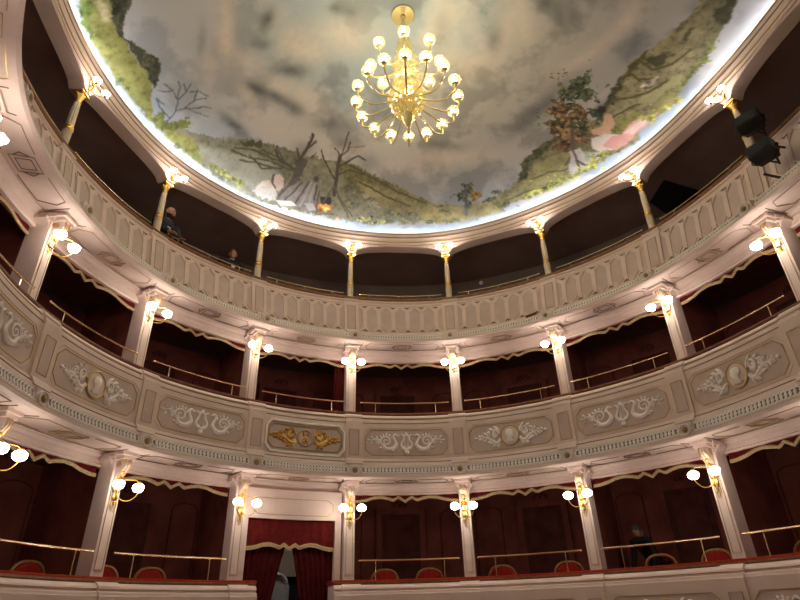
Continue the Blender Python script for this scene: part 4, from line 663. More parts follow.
def vnoise(x, y, sc, seed):
    g = np.random.default_rng(seed).random((256, 256)); u = x*sc+100; v = y*sc+100; i = np.floor(u).astype(int); j = np.floor(v).astype(int); fu = u-i; fv = v-j
    fu = fu*fu*(3-2*fu); fv = fv*fv*(3-2*fv); G = lambda a, c: g[a % 256, c % 256]
    return (G(i, j)*(1-fu)+G(i+1, j)*fu)*(1-fv) + (G(i, j+1)*(1-fu)+G(i+1, j+1)*fu)*fv
def fbm(x, y, sc, o=5, seed=0):
    s = 0; a = 1; tt = 0
    for k in range(o): s = s + a*vnoise(x, y, sc*2**k, seed+k); tt += a; a *= .55
    return s/tt
n1 = fbm(X + .8*fbm(X, Y, .7, 3, 40), Y + .8*fbm(X, Y, .7, 3, 50), .55, 6, 1); n2 = fbm(X, Y, 1.6, 5, 11); nf = fbm(X, Y, 9, 4, 21); nf2 = fbm(X, Y, 14, 3, 31); nm = fbm(X, Y, 3.5, 4, 61); ns = fbm(X, Y, 16, 2, 71)
C = np.zeros((len(X), 3))
sky_a = np.array((.36, .44, .53)); sky_b = np.array((.66, .64, .63)); sky_c = np.array((.14, .155, .18))
k = np.clip((n1-.42)/.16, 0, 1)[:, None]; C[:] = sky_a*(1-k) + sky_b*k*.8 + sky_a*k*.2
k = np.clip((n2-.50)/.14, 0, 1)[:, None]*.5; C = C*(1-k) + sky_c*k
k = np.clip((X-1.0)/4, 0, .35)[:, None]; C = C*(1-k) + np.array((.25, .25, .245))*k
k = np.clip((-X-1.5)/3, 0, .4)[:, None]; C = C*(1-k) + np.array((.42, .48, .54))*k
Lc = [np.ones(len(X))]
def mix(mask, col):
    global C
    k = np.clip(mask, 0, 1)[:, None]; C = C*(1-k) + col*k
def sel(x0, x1, y0, y1): return np.nonzero((X > x0) & (X < x1) & (Y > y0) & (Y < y1))[0]
for it in PAINT:
    if it[0] == 'b':
        _, col, st, nz, (cx, cy, ax, ay, bx, by) = it
        det = ax*by - ay*bx
        if abs(det) < 1e-6: continue
        rmax = 2.6*max(math.hypot(ax, ay), math.hypot(bx, by)); q = sel(cx-rmax, cx+rmax, cy-rmax, cy+rmax)
        if nz < .9: wx = X[q] + .25*(n2[q]-.5)*(1 if st < .9 else .1); wy = Y[q] + .25*(n1[q]-.5)*(1 if st < .9 else .1)
        else: wx = X[q]; wy = Y[q]
        u = ((wx-cx)*by - (wy-cy)*bx)/det; v = ((wy-cy)*ax - (wx-cx)*ay)/det; d2 = u*u+v*v
        if nz < .9: mk = st*np.exp(-d2)*(1 + nz*(nm[q]-.5)*2)
        else: mk = st*np.clip((np.exp(-d2*.8) - .44 + nz*1.1*(nf[q]-.5) + nz*.8*(ns[q]-.5))/.10, 0, 1)
        kk = np.clip(mk, 0, 1)[:, None]; cc = np.array(col)*(1 + (2.4*(nf2[q]-.5) + 1.4*(ns[q]-.5))[:, None]*(1 if nz >= .9 else .06)); C[q] = C[q]*(1-kk) + cc*kk
    elif it[0] == 'p':
        _, col, soft, nz, var, P = it; P = np.array(P)
        q = sel(P[:, 0].min()-.3, P[:, 0].max()+.3, P[:, 1].min()-.3, P[:, 1].max()+.3)
        x = X[q] + (nf[q]-.5)*nz*1.6; y = Y[q] + (nf2[q]-.5)*nz*1.6; ins = np.zeros(len(q), bool); dm = np.full(len(q), 9.)
        for i in range(len(P)):
            a = P[i]; c = P[(i+1) % len(P)]; e = c-a; L2 = max(1e-9, e@e)
            t = np.clip(((x-a[0])*e[0]+(y-a[1])*e[1])/L2, 0, 1); dm = np.minimum(dm, np.hypot(x-a[0]-t*e[0], y-a[1]-t*e[1]))
            if a[1] != c[1]: ins ^= ((a[1] > y) != (c[1] > y)) & (x < (c[0]-a[0])*(y-a[1])/(c[1]-a[1]) + a[0])
        sd = np.where(ins, dm, -dm); kk = np.clip(.5 + sd/max(soft, .02), 0, 1)[:, None]
        cc = np.array(col)*(1 + (var*(3.2*(nm[q]-.5) + .6*(nf[q]-.5) + 1.2*(n2[q]-.5)))[:, None]); cc = cc*(1 - (.45*np.clip((.36-ns[q])/.05, 0, 1)*min(1, var*1.6))[:, None]) + (np.array((.06, .055, .03))*(np.clip((ns[q]-.62)/.06, 0, 1)*(var > .3))[:, None]); C[q] = C[q]*(1-kk) + np.clip(cc*(.8 if var >= .3 else 1), .01, 1)*kk
    else:
        _, col, wd, P = it; P = np.array(P); q = sel(P[:, 0].min()-.1, P[:, 0].max()+.1, P[:, 1].min()-.1, P[:, 1].max()+.1); x = X[q] + (nf[q]-.5)*.05; y = Y[q] + (nf2[q]-.5)*.05; dm = np.full(len(q), 9.)
        for i in range(len(P)-1):
            a = P[i]; c = P[i+1]; e = c-a; t = np.clip(((x-a[0])*e[0]+(y-a[1])*e[1])/max(1e-9, e@e), 0, 1); dm = np.minimum(dm, np.hypot(x-a[0]-t*e[0], y-a[1]-t*e[1]))
        kk = np.clip((wd*.46-dm)/.02+.5, 0, 1)[:, None]; C[q] = C[q]*(1-kk) + np.array(col)*kk
# pale blue edge of the mural, with the cove glow put into its colour
k = np.clip((.045 - np.append(SS.ravel(), 1))/.035 + .35*(np.append(np.repeat(0, 0), 0).sum()), 0, 1); mix(k, np.array((.56, .66, .70)))
nv = len(X); idx = np.arange(NT*NR).reshape(NT, NR); nx = np.roll(idx, -1, axis=0)
quads = np.stack([idx[:, :-1], idx[:, 1:], nx[:, 1:], nx[:, :-1]], -1).reshape(-1, 4)
me = bpy.data.meshes.new('ceiling'); nq = len(quads); ntri = NT
me.vertices.add(nv); me.vertices.foreach_set('co', np.stack([X, Y, Zz], 1).astype(np.float32).ravel())
tri = np.stack([idx[:, -1], np.full(NT, nv-1), nx[:, -1]], -1)
me.loops.add(nq*4+ntri*3); me.loops.foreach_set('vertex_index', np.concatenate([quads.ravel(), tri.ravel()]).astype(np.int32))
me.polygons.add(nq+ntri); me.polygons.foreach_set('loop_start', np.concatenate([np.arange(nq)*4, nq*4+np.arange(ntri)*3]).astype(np.int32)); me.update(calc_edges=True)
ca = me.color_attributes.new('mural', 'FLOAT_COLOR', 'POINT'); ca.data.foreach_set('color', np.concatenate([np.clip(C, .01, 1), np.ones((nv, 1))], 1).astype(np.float32).ravel())
me.polygons.foreach_set('use_smooth', [True]*len(me.polygons))
mm = bpy.data.materials.new('ceiling_mural'); mm.use_nodes = True; nt = mm.node_tree; at_ = nt.nodes.new('ShaderNodeAttribute'); at_.attribute_name = 'mural'
nt.links.new(at_.outputs['Color'], nt.nodes['Principled BSDF'].inputs['Base Color']); nt.nodes['Principled BSDF'].inputs['Roughness'].default_value = .85; nt.nodes['Principled BSDF'].inputs['Specular IOR Level'].default_value = .2
me.materials.append(mm); ceil = bpy.data.objects.new('ceiling', me); COL.objects.link(ceil); tag(ceil, kind='structure')

# ------------------------------------------------------------------ sconces
def ruffle(a, t): return 1 + .22*math.cos(5*a)*max(0, math.sin(t))*(1.3 if t > 1.6 else .7) + .07*math.cos(5*t)
def sconce():
    r = empty('wall_sconce', (0, 0, 0))
    b = MB(); Q = Matrix.Rotation(R(90), 4, 'X')
    b.ell((0, -.02, .02), (.068, .03, .10), 12, 8); b.ell((0, -.045, .03), (.032, .025, .045), 10, 6); b.ell((0, -.02, -.11), (.052, .03, .07), 10, 6); b.ell((0, -.02, .12), (.025, .02, .05), 8, 5)
    for sx in (-1, 1):
        b.tube([(sx*.02, -.015, .10), (sx*.05, -.03, .15), (sx*.03, -.03, .19), (sx*.0, -.02, .18)], [.010, .010, .008, .005], 5)
    b.build('backplate', 'gold', r, True)
    b = MB()
    for sx in (-1, 1):
        b.tube([(sx*.01, -.01, -.14), (sx*.045, -.02, -.20), (sx*.035, -.02, -.26), (0, -.015, -.25)], [.009, .008, .007, .005], 5)
        b.tube([(0, -.01, -.17), (sx*.02, -.02, -.24), (sx*.012, -.02, -.32)], [.008, .007, .004], 5)
    b.ell((0, -.02, -.19), (.022, .018, .05), 8, 5); b.build('tail_ornament', 'gline', r, True)
    for sx in (-1, 1):
        b = MB()
        P = [(0, -.04, -.08), (sx*.04, -.10, -.16), (sx*.11, -.19, -.17), (sx*.165, -.25, -.09), (sx*.158, -.265, .0), (sx*.158, -.265, .04)]
        PP = []; A = [np.array(p) for p in P]
        for i in range(len(A)-1):
            p0, p1, p2, p3 = A[max(i-1, 0)], A[i], A[i+1], A[min(i+2, len(A)-1)]
            for t in np.arange(5)/5: PP.append(.5*((2*p1)+(-p0+p2)*t+(2*p0-5*p1+4*p2-p3)*t*t+(-p0+3*p1-3*p2+p3)*t**3))
        b.tube(PP, .0075, 6)
        b.tube([(0, -.03, .06), (sx*.06, -.12, .115), (sx*.13, -.22, .105), (sx*.158, -.265, .07)], .0065, 6)
        b.lathe([(.012, .045), (.032, .055), (.030, .075), (.010, .085)], (sx*.158, -.265, 0), 12)
        b.build('arm', 'gold', r, True)
        b = MB(); b.ell((sx*.158, -.265, 0), (.070, .070, .062), 24, 10, mod=ruffle); b.build('lamp_shade', 'shade', r, True)
    return r
proto = sconce(); first = True
for tier, z, off, rng_ in ((1, 1.668, .045, range(4, 12)), (2, 4.457, -.075, range(2, 12))):
    for i in rng_:
        o = proto if first else copy_tree(proto); first = False
        o.location = W(i, off, z); o.rotation_euler = (0, 0, rotz(i))
        tag(o, 'lit double sconce in the %s tier, %s' % (TIER[tier], pilname(i, 'pillar', tier)), 'wall lamp', 'sconces of the %s tier' % TIER[tier])
def bracket_lamp():
    r = empty('bracket_lamp', (0, 0, 0))
    b = MB(); b.ell((0, -.015, .0), (.030, .022, .075), 10, 6); b.ell((0, -.04, .03), (.022, .022, .035), 8, 5); b.ell((0, -.01, .09), (.018, .018, .04), 8, 5)
    for sx in (-1, 1): b.tube([(0, -.01, .05), (sx*.05, -.02, .10), (sx*.06, -.02, .14), (sx*.03, -.02, .15)], [.009, .010, .008, .005], 5)
    b.build('backplate', 'gold', r, True)
    for sx in (-1, 1):
        b = MB(); b.tube([(0, -.02, -.03), (sx*.04, -.07, -.09), (sx*.09, -.14, -.10), (sx*.125, -.19, -.06), (sx*.131, -.20, .0)], .009, 6); b.lathe([(.010, -.07), (.028, -.06), (.024, -.045)], (sx*.131, -.20, 0), 10); b.build('arm', 'gold', r, True)
        b = MB(); b.ell((sx*.131, -.20, 0), (.057, .057, .050), 24, 10, mod=ruffle); b.build('lamp_shade', 'shade', r, True)
    return r
proto = bracket_lamp()
for i in range(2, 12):
    o = proto if i == 2 else copy_tree(proto)
    o.location = W(i, CO+.10, 7.463); o.rotation_euler = (0, 0, rotz(i))
    tag(o, 'lit double lamp above the gallery column, %s' % pilname(i, 'column', 3), 'wall lamp', 'bracket lamps of the top gallery')

# ------------------------------------------------------------------ valances
WAVE = [(0, 0), (.06, .005), (.13, .03), (.20, .072), (.27, .085), (.34, .06), (.385, .03), (.41, .05), (.435, .085), (.46, .06), (.50, .005), (.54, .06), (.565, .085), (.59, .05), (.615, .03), (.66, .06), (.73, .085), (.80, .072), (.87, .03), (.94, .005), (1, 0)]
def wave(t): return float(np.interp(t, [a for a, _ in WAVE], [c for _, c in WAVE]))
def valance(i, zt, zb, off, a, e, lab, wide=.052, amp=1.0, name='valance'):
    r = empty(name, W(i+.5, off, zb), 0, lab, 'valance', 'red valances with gold fringe')
    o = Vector(r.location)
    N = 72; vs = []; fs = []
    for k in range(N+1):
        t = k/N; q = a + (e-a)*t; f = off + .008*math.sin(t*60)
        vs += [W(q, f, zt)-o, W(q, f, zb+amp*wave(t)+wide*.5)-o]
    for k in range(N): fs.append((2*k, 2*k+2, 2*k+3, 2*k+1))
    b = MB(); n0 = len(vs); vs2 = vs + [v + (W(i+.5, off-.012, 0)-W(i+.5, off, 0)) for v in vs]
    fs2 = fs + [tuple(x+n0 for x in f[::-1]) for f in fs] + [(2*k+1, 2*k+3, n0+2*k+3, n0+2*k+1) for k in range(N)]
    b.add(vs2, fs2); b.build('cloth', 'valance', r)
    b = MB(); vs = []; fs = []
    N = 120
    for k in range(N+1):
        t = k/N; q = a + (e-a)*t; z = zb + amp*wave(t); j = .006*(k % 2)
        vs += [W(q, off+.006, z+wide)-o, W(q, off+.022, z+wide*.7)-o, W(q, off+.016-.004*(k % 2), z+wide*.3)-o, W(q, off+.014, z-j)-o, W(q, off-.004, z-j)-o, W(q, off-.004, z+wide)-o]
    for k in range(N):
        for m_ in range(6): fs.append((k*6+m_, (k+1)*6+m_, (k+1)*6+(m_+1) % 6, k*6+(m_+1) % 6))
    b.add(vs, fs); b.build('fringe', 'fringe', r)
for i in range(3, 11):
    if i != 6 and i > 3: valance(i, 2.02, 1.845, -.30, i+.055, i+.945, 'red fringed valance over the lower box in the %s' % bayname(i, 1))
    valance(i, 4.69, 4.515, -.31, i+.05, i+.95, 'red fringed valance over the middle box in the %s' % bayname(i, 2))
valance(2, 4.69, 4.515, -.31, 2.05, 2.95, 'red valance with gold fringe above the middle tier box at the far left')
valance(11, 4.69, 4.515, -.31, 11.05, 11.95, 'red valance with gold fringe above the middle tier box at the far right') 
# ------------------------------------------------------------------ brass rails
def rail(tier, i, z, off, zl, a, e, posts, r_=.013):
    o = W(i+.5, off, zl); r = empty('brass_rail', o, 0, 'brass handrail on the %s tier ledge, %s' % (TIER[tier], bayname(i, tier)), 'handrail', 'brass rails of the %s tier' % TIER[tier])
    b = MB(); n = 14; P = [W(i+a+(e-a)*k/n, off, z)-o for k in range(n+1)]; b.tube(P, r_, 8); b.ell(P[0], (.017,)*3, 8, 6); b.ell(P[-1], (.017,)*3, 8, 6); b.build('bar', 'brass', r, True)
    for t in posts:
        b = MB(); q = W(i+t, off, 0)-o; b.tube([(q.x, q.y, 0), (q.x, q.y, z-zl)], .0085, 8); b.lathe([(.022, 0), (.022, .006), (.010, .014)], (q.x, q.y, 0), 12); b.build('post', 'brass', r, True)
for i in range(3, 12):
    if i > 3 and i != 6: rail(1, i, .85, .08, .552, .085, .915, (.225, .79), .015)
    if i < 11: rail(2, i, 3.645, .08, 3.42, .09, .92, (.23, .795), .015)
for i in range(3, 11): rail(3, i, 6.300, -.31, 6.195, .10, .915, (.20, .50, .80) if i in (5, 6, 7, 8) else (.23, .78), .010)

# ------------------------------------------------------------------ curtained entrance in the central bay of the lower tier
b = MB(); b.plate(6.06, 6.94, lambda t: 1.515, lambda t: 2.0, -.20, .06, 16)
struct(b, 'wall_above_entrance', 'cream')
b = MB()
P = octa(6.145, 6.865, 1.585, 1.85, .05, .07)
Pp = []
for j in range(8):
    a = P[j]; c = P[(j+1) % 8]; n = max(1, int(abs(c[0]-a[0])/.05))
    for k in range(n): Pp.append(W(a[0]+(c[0]-a[0])*k/n, -.137, a[1]+(c[1]-a[1])*k/n))
b.tube(Pp, .007, 4, closed=True); struct(b, 'trim_overdoor_outline', 'gline')
for a, e, nm in ((6.06, 6.115, 'left'), (6.885, 6.94, 'right')):
    b = MB(); b.sweep([(-.30, -1.6), (-.13, -1.6), (-.13, 1.53), (-.30, 1.53)], a, e, .02, closed=True); struct(b, 'trim_door_jamb_%s' % nm, 'cream')
valance(6, 1.52, 1.02, -.21, 6.115, 6.885, 'deep red pelmet with gold fringe across the top of the entrance curtains', wide=.062, amp=.85, name='pelmet')
def drape(name, lab, f0, f1, z0, z1, off, amp, waves, m='curtain', group=None):
    "f0(t),f1(t): s limits at height fraction t (0 top, 1 bottom)"
    o = W((f0(1)+f1(1))/2, off, z0); NX, NZ = waves*8, 26; vs = []; fs = []
    for j in range(NZ+1):
        t = j/NZ; z = z1 + (z0-z1)*t
        for k in range(NX+1):
            u = k/NX; s = f0(t) + (f1(t)-f0(t))*u; w_ = amp*(.6+.4*t)*math.sin(u*waves*2*math.pi + .5*math.sin(3*t+u*4)); vs.append(W(s, off+w_, z)-o)
    for j in range(NZ):
        for k in range(NX): a = j*(NX+1)+k; fs.append((a, a+1, a+NX+2, a+NX+1))
    b = MB(); b.add(vs, fs); c = b.build(name, m, None, True, None); c.location = o
    md = c.modifiers.new('thick', 'SOLIDIFY'); md.thickness = .008
    return tag(c, lab, 'curtain', group)
drape('curtain', 'dark red entrance curtain hanging on the left, drawn aside', lambda t: 6.115, lambda t: 6.49-.26*t**.8, -1.58, 1.16, -.28, .030, 7, group='entrance curtains')
drape('curtain', 'dark red entrance curtain hanging on the right, drawn aside', lambda t: 6.52+.24*t**.8, lambda t: 6.885, -1.58, 1.16, -.28, .030, 7, group='entrance curtains')
drape('curtain', 'dark red drape at the right edge of the central middle tier box', lambda t: 6.865, lambda t: 6.955, 2.36, 4.62, -.42, .02, 3)
# corridor beyond the curtains
b = MB(); a = W(6.0, -1.2, 0); c = W(7.0, -1.2, 0)
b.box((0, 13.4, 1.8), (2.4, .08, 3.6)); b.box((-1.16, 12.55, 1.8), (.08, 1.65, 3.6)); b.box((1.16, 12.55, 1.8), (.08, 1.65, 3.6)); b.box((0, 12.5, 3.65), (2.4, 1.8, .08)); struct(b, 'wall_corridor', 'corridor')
o = empty('corridor_doorway', (.42, 12.35, 0), 0, 'white arched door frame glimpsed between the parted entrance curtains', 'door frame')
b = MB()
for x in (-.20, .20): b.box((x, 0, 1.1), (.07, .12, 2.2))
b.tube([(.20*math.cos(t), 0, 2.19+.22*math.sin(t)) for t in np.linspace(0, math.pi, 13)], .042, 6); b.build('frame', 'whitedoor', o)
b = MB(); b.box((.0, .03, 1.1), (.36, .04, 2.18)); b.add([(.18*math.cos(t), .01+y_, 2.19+.2*math.sin(t)) for y_ in (0, .04) for t in np.linspace(0, math.pi, 9)], [tuple(range(9)), tuple(range(9, 18))] + [(k, k+1, 10+k, 9+k) for k in range(8)]); b.build('door_leaf', 'whitedoor', o)
o = empty('wall_niche', (.88, 13.2, 2.35)); b = MB(); b.box((0, 0, .35), (.42, .06, .55)); b.build('panel', 'beige', o); b = MB(); b.box((0, -.035, .35), (.46, .02, .05)); b.build('moulding', 'beige', o); tag(o, 'pale beige wall panel seen high behind the entrance curtains', 'wall panel')
o = empty('added_corridor_lamp', (.3, 11.95, 3.30), 0, 'unseen lamp added to light the corridor behind the entrance curtains', 'ceiling lamp')  # out-of-view lamp added to brighten the corridor
b = MB(); b.ell((0, 0, 0), (.10, .10, .07), 14, 8); b.build('glass_bowl', 'shade', o, True); b = MB(); b.tube([(0, 0, .05), (0, 0, .26)], .015, 6); b.build('stem', 'brass', o)
# hatch and smoke detector in the gallery
b = MB(); hp_ = [(6.16, 5.56), (7.10, 5.48), (7.46, 5.99), (7.18, 6.35), (6.45, 6.20)]; b.add([(x, y, H+7.757) for x, y in hp_] + [(x, y, H+7.735) for x, y in hp_], [(0, 1, 2, 3, 4), (5, 6, 7, 8, 9)] + [(k, (k+1) % 5, 5+(k+1) % 5, 5+k) for k in range(5)]); struct(b, 'trim_gallery_hatch', 'black')
b = MB(); b.lathe([(.055, 0), (.055, .02), (.03, .045), (.001, .05)], (0, 0, 0), 16, Matrix.Rotation(rotz(8.23), 4, 'Z') @ Matrix.Rotation(R(90), 4, 'X')); o = b.build('smoke_detector', 'band', None, True); o.location = W(8.23, -2.3, 7.64); tag(o, 'small round white detector on the dark back wall of the top gallery', 'smoke detector')

# ------------------------------------------------------------------ chandelier
ch = empty('chandelier', (0, 5.25, H+6.9), 0, 'large golden glass chandelier with two rings of globe lamps under the painted ceiling', 'chandelier')
z_ = lambda z: z - 6.9
b = MB(); b.lathe([(.001, z_(8.92)), (.19, z_(8.93)), (.20, z_(8.945)), (.17, z_(8.97)), (.001, z_(8.98))], seg=32); b.ell((0, 0, z_(8.90)), (.05, .05, .05), 12, 8); b.build('ceiling_rose', 'armglass', ch, True)
b = MB(); b.lathe([(.075, z_(8.42)), (.078, z_(8.60)), (.05, z_(8.70)), (.02, z_(8.78)), (.014, z_(8.92))], seg=16); b.build('sleeve', 'sleeve', ch, True)
b = MB(); b.tube([(0, 0, z_(6.45)), (0, 0, z_(8.88))], .018, 8); b.build('stem', 'gold', ch, True)
b = MB(); b.lathe([(.001, z_(6.42)), (.05, z_(6.46)), (.14, z_(6.55)), (.23, z_(6.68)), (.275, z_(6.82)), (.29, z_(6.90)), (.26, z_(6.92)), (.20, z_(6.80)), (.10, z_(6.66)), (.001, z_(6.60))], seg=64, mod=lambda a, i: 1+.05*math.cos(16*a)); b.build('glass_bowl', 'amber', ch, True)
b = MB(); b.lathe([(.001, z_(6.14)), (.015, z_(6.16)), (.030, z_(6.21)), (.018, z_(6.26)), (.030, z_(6.30)), (.055, z_(6.36)), (.075, z_(6.44)), (.10, z_(6.52)), (.04, z_(6.54))], seg=20); b.build('finial', 'armglass', ch, True)
b = MB(); b.lathe([(.05, z_(7.95)), (.11, z_(8.02)), (.13, z_(8.12)), (.10, z_(8.26)), (.05, z_(8.38)), (.07, z_(8.44))], seg=32, mod=lambda a, i: 1+.06*math.cos(10*a)); b.build('upper_glass', 'amber', ch, True)
for (zz, rad, n, ln_) in ((7.78, .15, 12, .26), (7.52, .19, 14, .26), (7.26, .22, 16, .26), (7.02, .24, 16, .22)):
    b = MB()
    for k in range(n):
        a = 2*math.pi*k/n + zz*3; c, s = math.cos(a), math.sin(a); q = []
        for t, wv, out in ((0, .3, 0), (.25, 1, .03), (.6, .9, .05), (.85, .6, .09), (1, .1, .12)):
            r_ = rad*.55 + out*1.3; w_ = .04*wv; q.append(((r_*c - w_*s), (r_*s + w_*c), z_(zz) + ln_*(.9-t))); q.append(((r_*c + w_*s), (r_*s - w_*c), z_(zz) + ln_*(.9-t)))
        b.add(q, [(2*j, 2*j+1, 2*j+3, 2*j+2) for j in range(4)])
    b.build('glass_leaves', 'amber', ch, True)
def arms(n, R_, zg, r0, z0, ph, dip):
    for k in range(n):
        a = 2*math.pi*k/n + ph; c, s = math.cos(a), math.sin(a)
        P = [(r0, z0), (r0+(R_-r0)*.3, z0-dip*.55), (r0+(R_-r0)*.65, z0-dip), (R_-.02, z0-dip*.55+.0), (R_, zg-.13), (R_, zg-.085)]
        A = [np.array(p) for p in P]; Q = []
        for i in range(len(A)-1):
            p0, p1, p2, p3 = A[max(i-1, 0)], A[i], A[i+1], A[min(i+2, len(A)-1)]
            for t in np.arange(5)/5: Q.append(.5*((2*p1)+(-p0+p2)*t+(2*p0-5*p1+4*p2-p3)*t*t+(-p0+3*p1-3*p2+p3)*t**3))
        Q.append(A[-1]); b = MB(); b.tube([(r*c, r*s, z_(z)) for r, z in Q], .014, 8)
        b.lathe([(.012, -.11), (.045, -.085), (.05, -.075), (.028, -.06), (.022, -.03)], (R_*c, R_*s, z_(zg)), 14)
        arm = b.build('arm', 'armglass', ch, True)
        b = MB(); b.ell((R_*c, R_*s, z_(zg)), (.096, .096, .085), 20, 12); b.build('glass_globe', 'globe', arm, True)
        b = MB(); b.ell((R_*c, R_*s, z_(zg)), (.036, .036, .045), 10, 6); b.build('bulb', 'bulb', arm, True)
arms(16, .776, 6.90, .20, 6.78, 0.283, .20)
arms(8, .552, 7.729, .10, 7.52, .283, .10)

# ------------------------------------------------------------------ stage lights on the right of the top gallery
def stage_light(pos, yaw, pitch, lab):
    r = empty('stage_light', pos, yaw, lab, 'stage light', 'black stage lights at the right of the gallery')
    Q = Matrix.Rotation(pitch, 4, 'X')
    b = MB(); w2, h2 = .165, .115
    for (y0, s0_, y1, s1_) in ((-.13, 1, .06, 1), (.06, .95, .14, .84)):
        vs = []
        for y, k in ((y0, s0_), (y1, s1_)):
            for x, z in ((-1, -.88), (-.92, -1), (.92, -1), (1, -.88), (1, .88), (.92, 1), (-.92, 1), (-1, .88)): vs.append(Q @ Vector((x*w2*k, y, z*h2*k)))
        b.add(vs, [tuple(range(8)), tuple(range(8, 16))] + [(k, (k+1) % 8, 8+(k+1) % 8, 8+k) for k in range(8)])
    for k in range(5): b.box((0, 0, 0), (.26, .012, .17), 0, Q @ Matrix.Translation((0, .145-.0, 0)) @ Matrix.Diagonal((1-.1*k, 1, 1, 1)) if k == 0 else Q @ Matrix.Translation((0, -.05+.035*k, .118)) @ Matrix.Diagonal((.9, .6, .12, 1)))
    b.build('housing', 'blackmetal', r)
    b = MB(); b.box((0, 0, 0), (.27, .012, .17), 0, Q @ Matrix.Translation((0, -.133, 0))); b.build('lens', 'lens', r)
    b = MB(); b.tube([(-.185, 0, .0), (-.185, 0, -.10), (-.10, 0, -.175), (.10, 0, -.175), (.185, 0, -.10), (.185, 0, 0)], .011, 6); b.ell((-.185, 0, 0), (.022, .028, .028), 10, 6); b.ell((.185, 0, 0), (.022, .028, .028), 10, 6); b.build('yoke', 'blackmetal', r, True)
    return r
p1 = W(11.265, .25, 6.174); p2 = W(11.265, .25, 5.60)
yw = rotz(11.34)
stage_light(p1, yw+R(25), R(-12), 'upper black stage light clamped in front of the gallery at the right')
stage_light(p2, yw+R(20), R(-12), 'lower black stage light hanging just above the gallery moulding at the right')
o = W(11.27, .02, 5.30); r = empty('lighting_bracket', o, 0, 'black pipe bracket holding two stage lights off the gallery parapet', 'bracket')
b = MB(); b.tube([W(11.27, fo(5.75, .01), 5.75)-o, W(11.27, .07, 5.75)-o, W(11.27, .07, 5.40)-o, W(11.27, .07, 6.25)-o], .016, 8); b.build('upright', 'blackmetal', r, True)
b = MB(); b.tube([W(11.27, .07, 6.0)-o, W(11.27, .20, 6.0)-o], .014, 6); b.tube([W(11.27, .07, 5.42)-o, W(11.27, .20, 5.42)-o], .014, 6); b.build('clamp', 'blackmetal', r, True)
b = MB(); b.tube([W(11.28, .14, 5.10)-o, W(11.20, .25, 5.30)-o], .018, 8); b.build('spare_pipe', 'blackmetal', r, True)

# ------------------------------------------------------------------ chairs in the lower boxes
def chair(padded=True):
    r = empty('box_chair', (0, 0, 0))
    b = MB(); b.ell((0, 0, .45), (.235, .22, .045), 20, 6); b.build('seat', 'chairred', r, True)
    b = MB(); P = [(.245*abs(math.cos(t))**.75*(1 if math.cos(t) > 0 else -1), .20, .62+.235*(abs(math.sin(t))**.8)*(1 if math.sin(t) > 0 else -1)) for t in np.linspace(-.45, math.pi+.45, 23)]
    P = [(.13, .19, .45)] + P + [(-.13, .19, .45)]
    b.tube(P, .022, 8); b.build('back_frame', 'chairgold', r, True)
    if padded:
        b = MB(); b.ell((0, .195, .63), (.230, .03, .215), 20, 8); b.build('backrest', 'chairred', r, True)
    else:
        b = MB(); b.tube([(-.17, .20, .56), (.17, .20, .56)], .018, 8); b.build('back_rail', 'chairgold', r, True)
    b = MB(); b.tube([(.23*math.cos(t), .215*math.sin(t), .42) for t in np.arange(16)*math.pi/8], .02, 6, closed=True); b.build('seat_frame', 'chairgold', r, True)
    for x, y in ((-.17, -.15), (.17, -.15), (-.15, .17), (.15, .17)):
        b = MB(); b.tube([(x, y, .42), (x*1.05, y*1.08, .2), (x*1.1, y*1.15, 0)], [.02, .016, .012], 8); b.build('leg', 'chairgold', r, True)
    return r
cp = chair(); cq = None
CH = [(4.80, 'red velvet round-backed chair in the lower box at the left edge of the photo', 0, 0), (5.24, 'red velvet chair half hidden behind the second lower pillar left of the entrance', 0, 0), (5.545, 'red velvet chair in the middle of the lower box left of the entrance', 0, 0),
      (7.34, 'red velvet chair on the left in the first lower box right of the entrance', 0, 0), (7.68, 'red velvet chair on the right in the first lower box right of the entrance', 0, 0),
      (8.22, 'red velvet chair on the left in the second lower box right of the entrance', 0, 0), (8.72, 'red velvet chair on the right in the second lower box right of the entrance', .1, 0),
      (9.36, 'open-backed wooden chair beside the dark bending figure', 0, 1), (9.71, 'red velvet chair on the right of the box with the dark bending figure', -.1, 0), (10.27, 'red velvet chair in the lower box at the right edge of the photo', 0, 0)]
for k, (s, lab, rz, op) in enumerate(CH):
    o = (chair(False) if op else (cp if k == 0 else copy_tree(cp)))
    o.location = W(s, -.50, -.10); o.rotation_euler = (0, 0, rotz(s)+rz); tag(o, lab, 'chair', 'chairs in the lower boxes')

# ------------------------------------------------------------------ people
def skinned(name, joints, edges, m, parent, root=0, sub=1, loc=None):
    me = bpy.data.meshes.new(name); me.from_pydata([j[:3] for j in joints], edges, []); o = bpy.data.objects.new(name, me); COL.objects.link(o)
    sk = o.modifiers.new('skin', 'SKIN'); sk.use_smooth_shade = True; sk.branch_smoothing = .6
    for i, v in enumerate(me.skin_vertices[0].data): 
        rr_ = joints[i][3]; v.radius = rr_ if isinstance(rr_, tuple) else (rr_, rr_); v.use_root = (i == root)
    ss_ = o.modifiers.new('sub', 'SUBSURF'); ss_.levels = sub+1; ss_.render_levels = sub+1
    dg = bpy.context.evaluated_depsgraph_get(); me2 = bpy.data.meshes.new_from_object(o.evaluated_get(dg)); o.modifiers.clear(); old = o.data; o.data = me2; bpy.data.meshes.remove(old); me2.name = name
    me2.materials.clear(); me2.materials.append(M[m]); me2.polygons.foreach_set('use_smooth', [True]*len(me2.polygons))
    o.parent = parent; return o
